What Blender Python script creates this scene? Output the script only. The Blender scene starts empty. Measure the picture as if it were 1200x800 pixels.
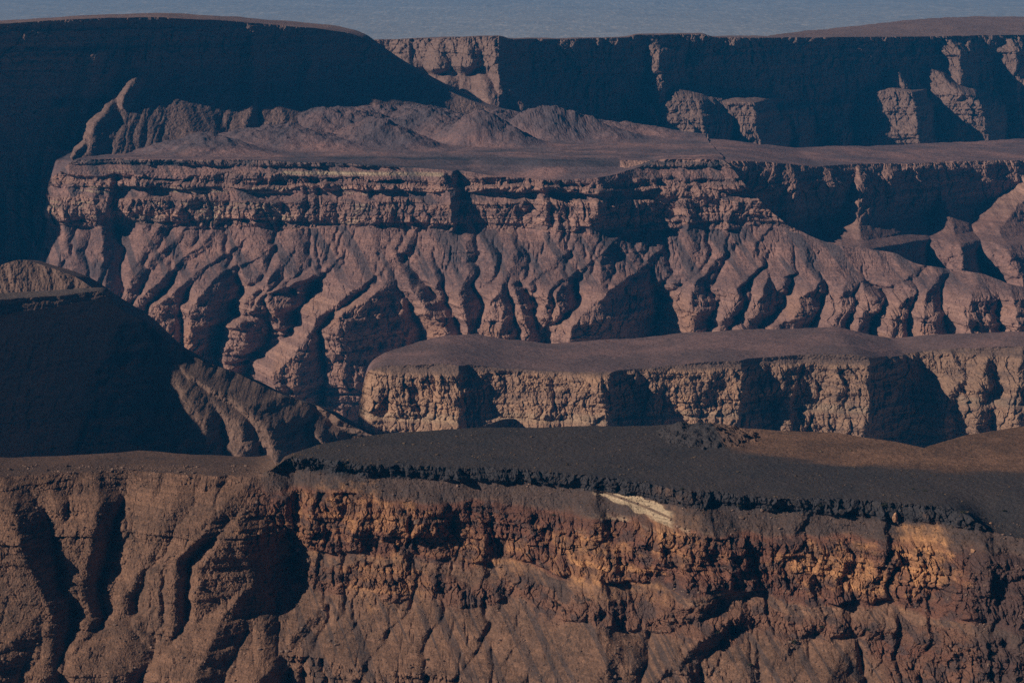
import bpy, math, random
import numpy as np

random.seed(4)
rng = np.random.default_rng(11)
SC = bpy.context.scene
COL = SC.collection
R = math.radians

# ------------------------------------------------------------------ camera model
FPX = 600.0 / math.tan(R(8.0))            # focal length in photo pixels (1200 wide)
PITCH = R(6.6)
CP, SP = math.cos(PITCH), math.sin(PITCH)

def ray(u, v):
    a = (u - 600.0) / FPX
    b = (400.0 - v) / FPX
    return a, CP + b * SP, -SP + b * CP

def P3(u, v, Y):
    """world point at distance Y (along +y) seen at photo pixel u, v"""
    a, ry, rz = ray(u, v)
    k = Y / ry
    return a * k, Y, rz * k

# ------------------------------------------------------------------ noise
_perm = rng.permutation(256).astype(np.int32)
_perm = np.concatenate([_perm, _perm, _perm])
_ang = rng.random(256) * 2 * np.pi
_gx, _gy = np.cos(_ang).astype(np.float32), np.sin(_ang).astype(np.float32)

def pn(x, y, seed=0):
    x = np.asarray(x, np.float32) + seed * 17.31
    y = np.asarray(y, np.float32) + seed * 5.73
    x, y = np.broadcast_arrays(x, y)
    xi = np.floor(x); yi = np.floor(y)
    fx = (x - xi).astype(np.float32); fy = (y - yi).astype(np.float32)
    xi = xi.astype(np.int64) & 255; yi = yi.astype(np.int64) & 255
    u = fx * fx * fx * (fx * (fx * 6 - 15) + 10)
    v = fy * fy * fy * (fy * (fy * 6 - 15) + 10)
    def g(ix, iy, dx, dy):
        h = _perm[_perm[ix & 255] + (iy & 255)]
        return _gx[h] * dx + _gy[h] * dy
    a = g(xi, yi, fx, fy); b = g(xi + 1, yi, fx - 1, fy)
    c = g(xi, yi + 1, fx, fy - 1); d = g(xi + 1, yi + 1, fx - 1, fy - 1)
    return ((a + u * (b - a)) * (1 - v) + (c + u * (d - c)) * v) * 1.5

def fbm(x, y, n=4, seed=0, gain=0.5, lac=2.03):
    s = 0; a = 1.0; t = 0
    for i in range(n):
        s = s + a * pn(x, y, seed + i * 3); t += a
        x = x * lac; y = y * lac; a *= gain
    return s / t

def ridged(x, y, n=3, seed=0, gain=0.5, lac=2.1):
    s = 0; a = 1.0; t = 0
    for i in range(n):
        s = s + a * (1 - np.abs(pn(x, y, seed + i * 5)) * 2.0); t += a
        x = x * lac; y = y * lac; a *= gain
    return s / t

_bed = rng.random(4096).astype(np.float32)
def beds(z, th, seed=0):
    """random hardness of each rock bed, constant within a bed with a quick change between beds"""
    t = z / th + seed * 37.7 + 2000
    i = np.floor(t); f = t - i
    i = i.astype(np.int64) & 4095
    a = _bed[i]; b = _bed[(i + 1) & 4095]
    w = np.clip((f - 0.72) / 0.28, 0, 1); w = w * w * (3 - 2 * w)
    return a + (b - a) * w

_blk = rng.random((256, 256)).astype(np.float32)
def blocks(x, w, z, h, seed=0, edge=.22, crease=.5):
    """jointed rock: columns w wide in tiers h high, each standing out by its own amount (0..1), creased between"""
    t = z / h + seed * 3.7 + 900.0
    i = np.floor(t); f = t - i; i = i.astype(np.int64)
    out = 0
    wt = np.clip((f - (1 - edge)) / edge, 0, 1); wt = wt * wt * (3 - 2 * wt)
    for k, ww in ((0, 1 - wt), (1, wt)):
        r = _blk[(i + k) & 255, (seed * 7) & 255]
        xx = x / w + r * 9.0 + 500.0
        j = np.floor(xx); g = xx - j; j = j.astype(np.int64)
        a = _blk[(i + k) & 255, (j + seed * 13) & 255]; b = _blk[(i + k) & 255, (j + 1 + seed * 13) & 255]
        e = .16
        q = np.clip((g - (1 - e)) / e, 0, 1); q = q * q * (3 - 2 * q)
        val = a + (b - a) * q
        m = np.minimum(np.abs(g - (1 - e / 2)), 1 - np.abs(g - (1 - e / 2)))
        val = val - crease * np.exp(-(m / .09) ** 2) * (.3 + a)
        out = out + ww * val
    return out

def facets(x, w, z, h, seed=0):
    """broken rock: irregular blocks about w by h, each with its own offset and tilt, creased where they meet"""
    X = (x / w + seed * 7.3 + 400).astype(np.float32); Zz = (z / h + seed * 3.1 + 400).astype(np.float32)
    xi = np.floor(X).astype(np.int32); zi = np.floor(Zz).astype(np.int32)
    fx = X - xi; fz = Zz - zi
    d1 = np.full(X.shape, 9, np.float32); d2 = d1.copy(); val = np.zeros_like(d1)
    for i in (-1, 0, 1):
        for j in (-1, 0, 1):
            a = (xi + i + seed * 31) & 255; b = (zi + j + seed * 17) & 255
            dx = i + _blk[a, b] - fx; dz = j + _blk[b, a] - fz
            d = dx * dx + dz * dz
            r = _blk[(a + 7) & 255, (b + 91) & 255]; tx = _blk[(a + 53) & 255, (b + 29) & 255] - .5; tz = _blk[(a + 111) & 255, (b + 5) & 255] - .3
            v = r - dx * tx * 1.1 - dz * tz * .9
            c = d < d1
            d2 = np.where(c, d1, np.minimum(d2, d)); val = np.where(c, v, val); d1 = np.where(c, d, d1)
    e = np.sqrt(d2) - np.sqrt(d1)
    return val - .35 * np.exp(-(e / .13) ** 2)

def sst(a, b, x):
    t = np.clip((x - a) / (b - a), 0, 1)
    return t * t * (3 - 2 * t)

def band(z, a, b, w):
    """1 between heights a (bottom) and b (top), soft edge w"""
    return sst(a - w, a + w, z) * (1 - sst(b - w, b + w, z))

def smax(a, b, k):
    h = np.clip(0.5 + 0.5 * (a - b) / k, 0, 1)
    return b + (a - b) * h + k * h * (1 - h)

# ------------------------------------------------------------------ spurs
def place(pts, base):
    """photo-traced crest points (u, v, prominence) -> world (x, z, prominence) on a wall whose face is y = base(x, z)"""
    out = []
    for (u, v, A) in pts:
        Y = 5000.0
        for _ in range(40):
            x, _, z = P3(u, v, Y)
            Yn = float(base(np.array([x]), np.array([z]))[0]) - A
            Y = 0.5 * (Y + Yn)
        x, _, z = P3(u, v, Y)
        out.append((x, z, A))
    out.sort(key=lambda p: p[1])
    return out

def add_spurs(off, X, Z, S, rnd, fade, w, k, low=None):
    """raise the relief `off` (metres towards the viewer) by each spur, only in the columns it reaches"""
    xr = X[0]
    for pts, kl, kr in S:
        px = [p[0] for p in pts]; A = max(p[2] for p in pts) + 25
        i = np.searchsorted(xr, [min(px) - A / kl - 15, max(px) + A / min(kr, low[3] if low else 9) + 15])
        sl = slice(int(i[0]), int(i[1]))
        if sl.stop <= sl.start: continue
        off[:, sl] = smax(off[:, sl], spur(X[:, sl], Z[:, sl], pts, kl, kr, rnd, fade, w[:, sl], low), k)
    return off

def spur(X, Z, pts, kl, kr, rnd=4.0, fade=None, warp=0, low=None):
    xs = np.array([p[0] for p in pts]); zs = np.array([p[1] for p in pts]); As = np.array([p[2] for p in pts])
    xc = np.interp(Z, zs, xs); A = np.interp(Z, zs, As)
    if fade:
        A = A - np.maximum(0, Z - zs[-1]) * fade
    d = X + warp - xc
    if low:                      # below a given height the flanks change to other slopes
        t = sst(low[0], low[1], Z); kl = kl + (low[2] - kl) * t; kr = kr + (low[3] - kr) * t
    k = np.where(d < 0, kl, kr)
    return A - k * (np.sqrt(d * d + rnd * rnd) - rnd)

# ------------------------------------------------------------------ mesh output
def grid_mesh(name, X, Y, Z, mat, attrs=None, smooth=False, label=None, kind='structure'):
    nr, nc = X.shape
    co = np.stack([X, Y, Z], -1).astype(np.float32).reshape(-1, 3)
    i = np.arange(nr * nc, dtype=np.int32).reshape(nr, nc)
    # rows run from the back of the top down the face, columns left to right
    f = np.stack([i[:-1, :-1], i[1:, :-1], i[1:, 1:], i[:-1, 1:]], -1).reshape(-1, 4)
    me = bpy.data.meshes.new(name)
    me.vertices.add(len(co)); me.vertices.foreach_set('co', co.ravel())
    me.loops.add(f.size); me.loops.foreach_set('vertex_index', f.ravel())
    me.polygons.add(len(f))
    me.polygons.foreach_set('loop_start', np.arange(len(f), dtype=np.int32) * 4)
    me.update(calc_edges=True)
    me.polygons.foreach_set('use_smooth', np.full(len(f), smooth))
    for k, a in (attrs or {}).items():
        at = me.attributes.new(k, 'FLOAT', 'POINT')
        at.data.foreach_set('value', np.broadcast_to(a, X.shape).astype(np.float32).ravel())
    me.materials.append(mat)
    me.validate()
    o = bpy.data.objects.new(name, me); COL.objects.link(o)
    if kind: o['kind'] = kind
    if label: o['label'] = label
    return o

def columns(xa, xb, n, margin_l=0.35, margin_r=0.25, nm=160):
    """dense columns across the view and sparser ones beyond its sides"""
    w = xb - xa
    l = xa - w * margin_l * (np.linspace(1, 0, nm, endpoint=False) ** 1.3)
    r = xb + w * margin_r * (np.linspace(0, 1, nm + 1)[1:] ** 1.3)
    return np.concatenate([l, np.linspace(xa, xb, n), r])

def line(pts):
    """(u, v, Y) -> functions x -> Y and x -> z"""
    w = [P3(*p) for p in pts]
    w.sort(key=lambda p: p[0])
    xs = np.array([p[0] for p in w]); ys = np.array([p[1] for p in w]); zs = np.array([p[2] for p in w])
    return (lambda x: np.interp(x, xs, ys)), (lambda x: np.interp(x, xs, zs))

def smooth_line(pts, sig):
    fy, fz = line(pts)
    o = np.linspace(-2, 2, 9); w = np.exp(-o * o / 2); w /= w.sum()
    return (lambda x: sum(wi * fy(x + oi * sig) for wi, oi in zip(w, o))), (lambda x: sum(wi * fz(x + oi * sig) for wi, oi in zip(w, o)))

def Zt_edge(top, x, ye, zr, ysm, zn, nfall):
    d = np.maximum(ye - ysm, 0)
    return top(x[None, :], ye[None, :], zr[None, :], d[None, :])[0] + zn * np.exp(-d / nfall)

def soft(rx, rz, sig):
    """rim height along x, its corners rounded over about sig metres"""
    o = np.linspace(-2.2, 2.2, 13); w = np.exp(-o * o / 2); w /= w.sum()
    return lambda x: sum(wi * np.interp(x + oi * sig, rx, rz) for wi, oi in zip(w, o))

def loft(name, cols, zrim, znoise, face, zbot, nwall, back, top, ntop, mat, attr_fn, label, topround=0.0, backdrop=True, smooth=False, zpow=1.0, tpow=1.3, nfall=5.0):
    """a land form: its top from the back edge to the rim, then its face from the rim down.
       face(X, Z) -> y of the face; top(X, Y, ZR) -> z of the top; back(x) -> y of the back edge"""
    x = cols
    zr = zrim(x)
    t = np.linspace(0, 1, nwall)[:, None] ** zpow
    Zw = zr[None, :] + (zbot - zr)[None, :] * t if np.ndim(zbot) else zr[None, :] + (zbot - zr[None, :]) * t
    Zw = Zw.astype(np.float32)
    Xw = np.broadcast_to(x[None, :].astype(np.float32), Zw.shape)
    Yw = np.asarray(face(Xw, Zw), np.float64)
    Zw = Zw.astype(np.float64)
    ye = Yw[0]
    kk = 41; pad = np.pad(ye, kk // 2, mode='edge'); ysm = np.convolve(pad, np.ones(kk) / kk, 'valid')
    yb = np.maximum(back(x), ye + 4)
    s = (np.linspace(1, 0, ntop, endpoint=False)[:, None]) ** tpow
    Yt = ye[None, :] + (yb - ye)[None, :] * s
    Xt = np.broadcast_to(x[None, :], Yt.shape)
    zn = znoise(x)
    Dt = np.maximum(Yt - ysm[None, :], 0)
    Zt = top(Xt, Yt, zr[None, :] + 0 * Yt, Dt) + zn[None, :] * np.exp(-Dt / nfall)
    # let the rim follow the top surface so there is no step
    dz = Zt_edge(top, x, ye, zr, ysm, zn, nfall) - zr
    Zw = Zw + dz[None, :] * np.exp(-(t * (zr - np.min(zbot))[None, :]) / 12.0)
    parts = [(Xt, Yt, Zt), (Xw, Yw, Zw)]
    if backdrop:
        n = 14
        q = np.linspace(1, 0, n, endpoint=False)[:, None]
        Zb = Zt[0][None, :] + (np.min(zbot) - Zt[0])[None, :] * q
        Yb = Yt[0][None, :] + (Zt[0][None, :] - Zb) * 0.5
        parts.insert(0, (np.broadcast_to(x[None, :], Yb.shape), Yb, Zb))
    X = np.concatenate([p[0] for p in parts]); Y = np.concatenate([p[1] for p in parts]); Z = np.concatenate([p[2] for p in parts])
    istop = np.concatenate([np.full(p[0].shape, 1.0 if k == len(parts) - 2 else 0.0) for k, p in enumerate(parts)])
    at = attr_fn(X, Y, Z, istop)
    SURF[name] = (X, Y, Z)
    return grid_mesh(name, X, Y, Z, mat, at, smooth, label)

# ------------------------------------------------------------------ materials
def new_mat(name):
    m = bpy.data.materials.new(name); m.use_nodes = True
    nt = m.node_tree; nt.nodes.clear()
    return m, nt

def rock_material(name, s, talus_a, talus_b, cliff_a, cliff_b, cap, flat_a, flat_b, warm, pale, bump=1.0):
    """s = size of a photo pixel on this land form in metres. attributes: cliff, flat, cap, warm, pale (0..1)"""
    m, nt = new_mat(name)
    N, L = nt.nodes, nt.links
    def noise(scale, detail=4, rough=0.6, vec=None, dist=0.0):
        n = N.new('ShaderNodeTexNoise'); n.inputs['Scale'].default_value = scale
        n.inputs['Detail'].default_value = detail; n.inputs['Roughness'].default_value = rough
        n.inputs['Distortion'].default_value = dist
        L.new(vec or geo.outputs['Position'], n.inputs['Vector']); return n.outputs['Fac']
    def stretch(x, y, z):
        mp = N.new('ShaderNodeMapping'); mp.inputs['Scale'].default_value = (x, y, z)
        L.new(geo.outputs['Position'], mp.inputs['Vector']); return mp.outputs['Vector']
    def remap(v, a, b, c=0.0, d=1.0):
        r = N.new('ShaderNodeMapRange'); L.new(v, r.inputs['Value'])
        for k, q in zip(('From Min', 'From Max', 'To Min', 'To Max'), (a, b, c, d)): r.inputs[k].default_value = q
        return r.outputs['Result']
    def mix(f, a, b, mode='MIX'):
        n = N.new('ShaderNodeMix'); n.data_type = 'RGBA'; n.blend_type = mode
        if isinstance(f, float): n.inputs['Factor'].default_value = f
        else: L.new(f, n.inputs['Factor'])
        for q, k in ((a, 'A'), (b, 'B')):
            sock = [i for i in n.inputs if i.name == k and i.type == 'RGBA'][0]
            if isinstance(q, tuple): sock.default_value = (*q, 1)
            else: L.new(q, sock)
        return [o for o in n.outputs if o.type == 'RGBA'][0]
    def attr(k):
        a = N.new('ShaderNodeAttribute'); a.attribute_name = k; return a.outputs['Fac']
    def math_(op, a, b):
        n = N.new('ShaderNodeMath'); n.operation = op; n.use_clamp = False
        for q, i in ((a, 0), (b, 1)):
            if isinstance(q, (int, float)): n.inputs[i].default_value = q
            else: L.new(q, n.inputs[i])
        return n.outputs[0]
    geo = N.new('ShaderNodeNewGeometry')
    big = remap(noise(1 / (90 * s), 5, 0.6), 0.35, 0.65)
    mid = remap(noise(1 / (18 * s), 5, 0.65), 0.32, 0.68)
    fine = noise(1 / (3.0 * s), 4, 0.7)
    # rock beds follow the height, bent a little
    layer = remap(noise(1.0, 5, 0.65, stretch(1 / (500 * s), 1 / (500 * s), 1 / (7 * s)), 0.15), 0.36, 0.64)
    layer2 = remap(noise(1.0, 3, 0.6, stretch(1 / (150 * s), 1 / (150 * s), 1 / (2.2 * s))), 0.35, 0.65)
    streak = remap(noise(1.0, 4, 0.65, stretch(1 / (5 * s), 1 / (9 * s), 1 / (40 * s))), 0.35, 0.65)
    tal = mix(big, talus_a, talus_b)
    tal = mix(math_('MULTIPLY', streak, 0.7), tal, tuple(c * 1.15 for c in talus_a))
    tal = mix(math_('MULTIPLY', layer2, 0.35), tal, tuple(c * 0.5 for c in talus_b))
    tal = mix(math_('MULTIPLY', mid, 0.4), tal, tuple(c * 0.55 for c in talus_b))
    cl = mix(layer, cliff_a, cliff_b)
    cl = mix(math_('MULTIPLY', layer2, 0.45), cl, tuple(c * 0.6 for c in cliff_a))
    cl = mix(math_('MULTIPLY', streak, 0.35), cl, cliff_b)
    cl = mix(math_('MULTIPLY', mid, 0.35), cl, tuple(c * 0.55 for c in cliff_a))
    fl = mix(big, flat_a, flat_b)
    fl = mix(math_('MULTIPLY', remap(noise(1.0, 6, 0.7, stretch(1 / (70 * s), 1 / (120 * s), 1 / (70 * s)), .4), 0.48, 0.58), 0.75), fl, flat_b)
    speck = remap(noise(1 / (5 * s), 4, 0.75), 0.52, 0.66)
    fl = mix(math_('MULTIPLY', speck, 0.55), fl, tuple(c * 0.4 for c in flat_a))
    c = mix(attr('cliff'), tal, cl)
    c = mix(attr('warm'), c, mix(math_('MULTIPLY', mid, 0.5), warm, tuple(q * 0.6 for q in warm)))
    c = mix(attr('pale'), c, mix(math_('MULTIPLY', layer2, 0.6), pale, tuple(q * 0.3 for q in pale)))
    c = mix(attr('flat'), c, fl)
    c = mix(attr('cap'), c, mix(mid, cap, tuple(q * 1.7 for q in cap)))
    c = mix(1.0, c, mix(remap(fine, 0.3, 0.7), (0.62, 0.62, 0.62), (1.28, 1.25, 1.22)), 'MULTIPLY')
    b = N.new('ShaderNodeBsdfPrincipled'); L.new(c, b.inputs['Base Color'])
    b.inputs['Roughness'].default_value = 0.95
    b.inputs['Specular IOR Level'].default_value = 0.1
    h = math_('ADD', math_('MULTIPLY', noise(1 / (2.2 * s), 3, 0.7), 1.0), math_('MULTIPLY', noise(1 / (7 * s), 3, 0.65), 1.6))
    bp = N.new('ShaderNodeBump'); bp.inputs['Distance'].default_value = 1.1 * s * bump; bp.inputs['Strength'].default_value = 0.9
    L.new(h, bp.inputs['Height']); L.new(bp.outputs['Normal'], b.inputs['Normal'])
    o = N.new('ShaderNodeOutputMaterial'); L.new(b.outputs['BSDF'], o.inputs['Surface'])
    return m

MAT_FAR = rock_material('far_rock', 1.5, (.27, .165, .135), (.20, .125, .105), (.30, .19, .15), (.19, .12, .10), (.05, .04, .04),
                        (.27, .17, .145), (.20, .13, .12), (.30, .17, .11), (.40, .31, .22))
MAT_MID = rock_material('terraced_rock', 1.22, (.36, .195, .155), (.145, .098, .10), (.54, .31, .23), (.16, .093, .088), (.045, .04, .045),
                        (.32, .178, .155), (.135, .098, .105), (.40, .21, .13), (.52, .39, .26))
MAT_MESA = rock_material('mesa_rock', 0.95, (.26, .155, .11), (.19, .12, .09), (.50, .30, .19), (.27, .16, .115), (.07, .05, .045),
                         (.25, .145, .128), (.14, .092, .085), (.52, .30, .18), (.54, .41, .28))
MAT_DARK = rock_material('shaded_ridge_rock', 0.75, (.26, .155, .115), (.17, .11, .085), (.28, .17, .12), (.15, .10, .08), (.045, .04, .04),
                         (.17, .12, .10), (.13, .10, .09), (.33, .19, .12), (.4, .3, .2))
MAT_NEAR = rock_material('red_cliff_rock', 0.44, (.31, .168, .108), (.10, .066, .052), (.25, .112, .075), (.12, .062, .048), (.036, .032, .034),
                         (.054, .048, .050), (.075, .060, .057), (.62, .31, .14), (.56, .42, .28), bump=1.3)

# ------------------------------------------------------------------ shared surface relief
def relief(X, Z, s, cl, seed, strat=1.0, colm=1.0, tal=1.0, diag=0.0):
    """metres towards the viewer; s = metres per photo pixel, cl = how cliffy (0..1)"""
    wx = X + 10 * s * pn(X / (60 * s), Z / (40 * s), seed + 41)
    wz = Z + 5 * s * pn(X / (120 * s), Z / (60 * s), seed + 43)
    br = fbm(X / (70 * s), Z / (45 * s), 3, seed + 5)            # where the rock is more or less broken
    br = fbm(X / (70 * s), Z / (45 * s), 3, seed + 5)            # where the rock is more or less broken
    wx = wx + 2.0 * s * pn(X / (9 * s), Z / (7 * s), seed + 46)
    wz = wz + 1.2 * s * pn(X / (14 * s), Z / (9 * s), seed + 47)
    butt = (ridged(wx / (40 * s), wz / (130 * s), 2, seed) * 7.0 + blocks(wx, 27 * s, wz, 62 * s, seed + 3, crease=.2) * 4.0 + facets(wx, 26 * s, wz, 40 * s, seed + 3) * 5.0 + 16 * fbm(wx / (75 * s), wz / (45 * s), 3, seed + 9)) * s
    col1 = (blocks(wx, 10.5 * s, wz, 26 * s, seed + 1, crease=.2) * 3.0 + facets(wx, 10 * s, wz, 17 * s, seed + 1) * 5.0) * s * np.clip(1 + 2.6 * br, .25, 2)
    col2 = facets(wx, 4.2 * s, wz, 5.6 * s, seed + 2) * 3.0 * s
    t1 = beds(wz, 8.5 * s, seed); t2 = beds(wz, 3.2 * s, seed + 1)
    led = (t1 - .5) * 7.0 * s * (1 + 1.2 * br) + (t2 - .5) * 2.6 * s
    cliff = (butt + col1 + col2 - 7.0 * s) * colm + led * strat
    sh = X + Z * diag
    gull = ridged(sh / (34 * s) + .5 * br, Z / (110 * s), 3, seed + 11) * 5.5 * s
    rub = (fbm(X / (7 * s), Z / (6 * s), 3, seed + 14) * 1.9 + facets(X, 6 * s, Z, 4 * s, seed + 4) * .9 * np.clip(.5 + 2.5 * br, 0, 2)) * s * (1 + 1.2 * br)
    ledt = (beds(wz, 11 * s, seed + 2) - .5) * 2.0 * s * np.clip(1 + 3 * br, 0, 3)
    talus = (gull + rub) * tal + ledt * strat
    fine = fbm(X / (2.6 * s), Z / (2.4 * s), 2, seed + 17) * 1.1 * s
    return cl * cliff + (1 - cl) * talus + fine

def xof(u, Y):
    return P3(u, 400, Y)[0]

def mask_noise(X, Z, s, seed, amp):
    return fbm(X / s, Z / s, 4, seed) * amp

SURF = {}
NQ = 1.0     # density of the meshes

def erode(off, X, Z, c, p=.5, k=1.2, mask=1.0, iters=3, seed=0, rough=1.0, amin=6):
    """run water down the face: flow gathers row by row into the most set-back cell below, cuts a channel as deep
       as its catchment asks for, and the channel walls fall back to slope k: branching gullies with sharp crests"""
    nr, nc = off.shape
    dx = np.gradient(X[0]).astype(np.float32)
    dz = np.abs(np.gradient(Z, axis=0)).astype(np.float32)
    rec = np.zeros_like(off, dtype=np.float32)
    rs = np.random.default_rng(seed + 50)
    jit = (fbm(X / 5, Z / 5, 2, seed + 51) * rough).astype(np.float32)
    idx = np.arange(nc)
    for it in range(iters):
        surf = (off - rec * .9 + jit).astype(np.float32)
        A = np.zeros((nr, nc), np.float32)
        flow = np.zeros(nc, np.float32)
        for r in range(nr):
            flow = flow + dx * dz[r]
            A[r] = flow
            if r + 1 < nr:
                n = surf[r + 1]
                l = np.empty(nc, np.float32); l[1:] = n[:-1]; l[0] = 1e9
                q = np.empty(nc, np.float32); q[:-1] = n[1:]; q[-1] = 1e9
                t = idx + np.where((l < n) & (l <= q), -1, np.where(q < n, 1, 0))
                flow = np.bincount(t, flow, minlength=nc).astype(np.float32)[:nc]
        D = c * (it + 1) / iters * np.power(np.maximum(A - amin, 0), p).astype(np.float32) * mask
        D[1:] = .5 * D[1:] + .5 * D[:-1]
        D = D.astype(np.float32)
        for j in range(1, nc):
            D[:, j] = np.maximum(D[:, j], D[:, j - 1] - k * dx[j])
        for j in range(nc - 2, -1, -1):
            D[:, j] = np.maximum(D[:, j], D[:, j + 1] - k * dx[j])
        rec = D
        h = 3
        for _ in range(2):
            cs = np.cumsum(np.pad(rec, ((h + 1, h), (0, 0)), mode='edge'), axis=0, dtype=np.float64)
            rec = ((cs[2 * h + 1:] - cs[:-2 * h - 1]) / (2 * h + 1)).astype(np.float32)
    return rec

# ------------------------------------------------------------------ far rim
def lin(uY):
    xs = np.array([xof(u, Y) for u, Y in uY]); ys = np.array([Y for u, Y in uY], float)
    return lambda x: np.interp(x, xs, ys)

def far_rim():
    Yr = lin([(-400, 6700), (380, 6680), (440, 6640), (500, 6560), (560, 6500), (585, 6480), (600, 6530), (620, 6600), (700, 6740), (800, 6910), (1000, 7290), (1200, 7660), (1600, 8200)])
    zk = [-700, -430, -362, -300, -272, -262, -216, -150]
    p1 = [440, 270, 195, 75, 22, 12, 0, 0]
    p2 = [210, 130, 95, 55, 30, 22, 0, 0]
    xb0, xb1 = xof(600, 6500), xof(690, 6650)
    def base(x, z):
        b = sst(xb0, xb1, x)
        return Yr(x) - (np.interp(z, zk, p1) * (1 - b) + np.interp(z, zk, p2) * b)
    rim = place([(-400, 60, 0), (380, 50, 0), (440, 47, 0), (500, 45, 0), (560, 43, 0), (585, 42, 0), (597, 46, 0), (650, 46, 0), (735, 44, 0), (745, 41, 0),
                 (825, 40, 0), (835, 44, 0), (950, 44, 0), (1050, 43, 0), (1120, 42, 0), (1200, 41, 0), (1600, 40, 0)], base)
    rim.sort(key=lambda p: p[0])
    rx = np.array([p[0] for p in rim]); rz = np.array([p[1] for p in rim])
    zrim = soft(rx, rz, 4.0)
    znoise = lambda x: 1.5 * fbm(x / 40, x * 0 + 3, 3, 5)
    S = [([(470, 50, 8), (472, 78, 44), (474, 92, 0)], 2.00, 1.4), ([(512, 50, 8), (510, 80, 38), (510, 92, 0)], 1.89, 1.4), ([(545, 48, 10), (545, 78, 46), (545, 90, 0)], 2.00, 1.4),
         ([(575, 47, 22), (582, 78, 34), (606, 110, 50), (640, 152, 66)], 1.68, 1.6), ([(530, 80, 0), (520, 105, 30), (505, 140, 40)], 1.68, 1.4),
         ([(560, 80, 10), (570, 110, 36), (575, 140, 52)], 1.89, 1.5), ([(760, 50, 0), (775, 60, 45)], 2.00, 1),
         ([(725, 108, 0), (760, 130, 50), (775, 150, 70)], 1.58, 1.6), ([(785, 96, 0), (815, 118, 120), (828, 150, 170)], 1.42, .7),
         ([(850, 110, 20), (880, 120, 170), (890, 160, 200)], 1.42, 2.5), ([(905, 112, 0), (925, 130, 55), (935, 148, 60)], 1.68, 1.6),
         ([(950, 128, 0), (975, 142, 50), (985, 155, 60)], 1.68, 1.6), ([(985, 115, 10), (990, 122, 34), (992, 130, 10)], 2.00, 1.6),
         ([(1048, 84, 10), (1060, 100, 60), (1080, 120, 95), (1074, 152, 110)], 1.58, 1.6),
         ([(1030, 100, 0), (1068, 108, 130), (1078, 150, 180)], 1.4, 2.5),
         ([(1092, 80, 20), (1110, 96, 75), (1135, 112, 140), (1152, 128, 165), (1158, 160, 175)], 1.4, 2.2),
         ([(1175, 80, 0), (1195, 90, 60), (1215, 110, 90)], 1.68, 1.6), ([(1110, 44, 6), (1125, 60, 60)], 1.68, 1.6), ([(1185, 44, 6), (1192, 60, 60)], 1.68, 1.6)]
    S = [(place(p, base), a, b) for p, a, b in S]
    sc = 1.55
    def face(X, Z):
        y = base(X, Z)
        cl = np.clip(sst(-276, -262, Z) + 0.75 * sst(xb0, xb1, X), 0, 1)
        w = 16 * fbm(X / 60, Z / 45, 3, 61)
        off = np.zeros_like(X)
        off = add_spurs(off, X, Z, S, 5, 1.5, w, 8)
        off = off - erode(off, X, Z, .16, .5, 1.1, sst(-262, -300, Z), 2, 1)
        return y - off - relief(X, Z, sc, cl, 3, colm=0.9, tal=1.2, diag=.3)
    def back(x): return Yr(x) + np.interp(x, [xof(560, 6500), xof(900, 7100), xof(960, 7200), xof(1200, 7600)], [40, 90, 420, 900])
    hx0, hx1 = xof(930, 7500), xof(1060, 7500)
    def top(X, Y, ZR, d):
        rise = sst(60, 420, d) * 14 * sst(hx0, hx1 + 150, X)
        return ZR + rise + fbm(X / 60, Y / 90, 4, 9) * 2.2 * sst(0, 60, d) - 1.5 * fbm(X / 40, X * 0 + 3, 3, 5) * 0
    def attrs(X, Y, Z, istop):
        cl = np.clip(sst(-280, -262, Z) + 0.5 * sst(xb0, xb1, X), 0, 1)
        return dict(cliff=cl * (1 - istop), flat=istop, cap=0 * X, warm=0 * X, pale=0 * X)
    cols = columns(xof(400, 6500), xof(1215, 7600), int(1150 * NQ), .3, .3)
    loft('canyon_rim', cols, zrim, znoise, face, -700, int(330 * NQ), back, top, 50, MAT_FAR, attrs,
         'long straight far rim of the canyon, mostly in deep blue shade')

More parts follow.
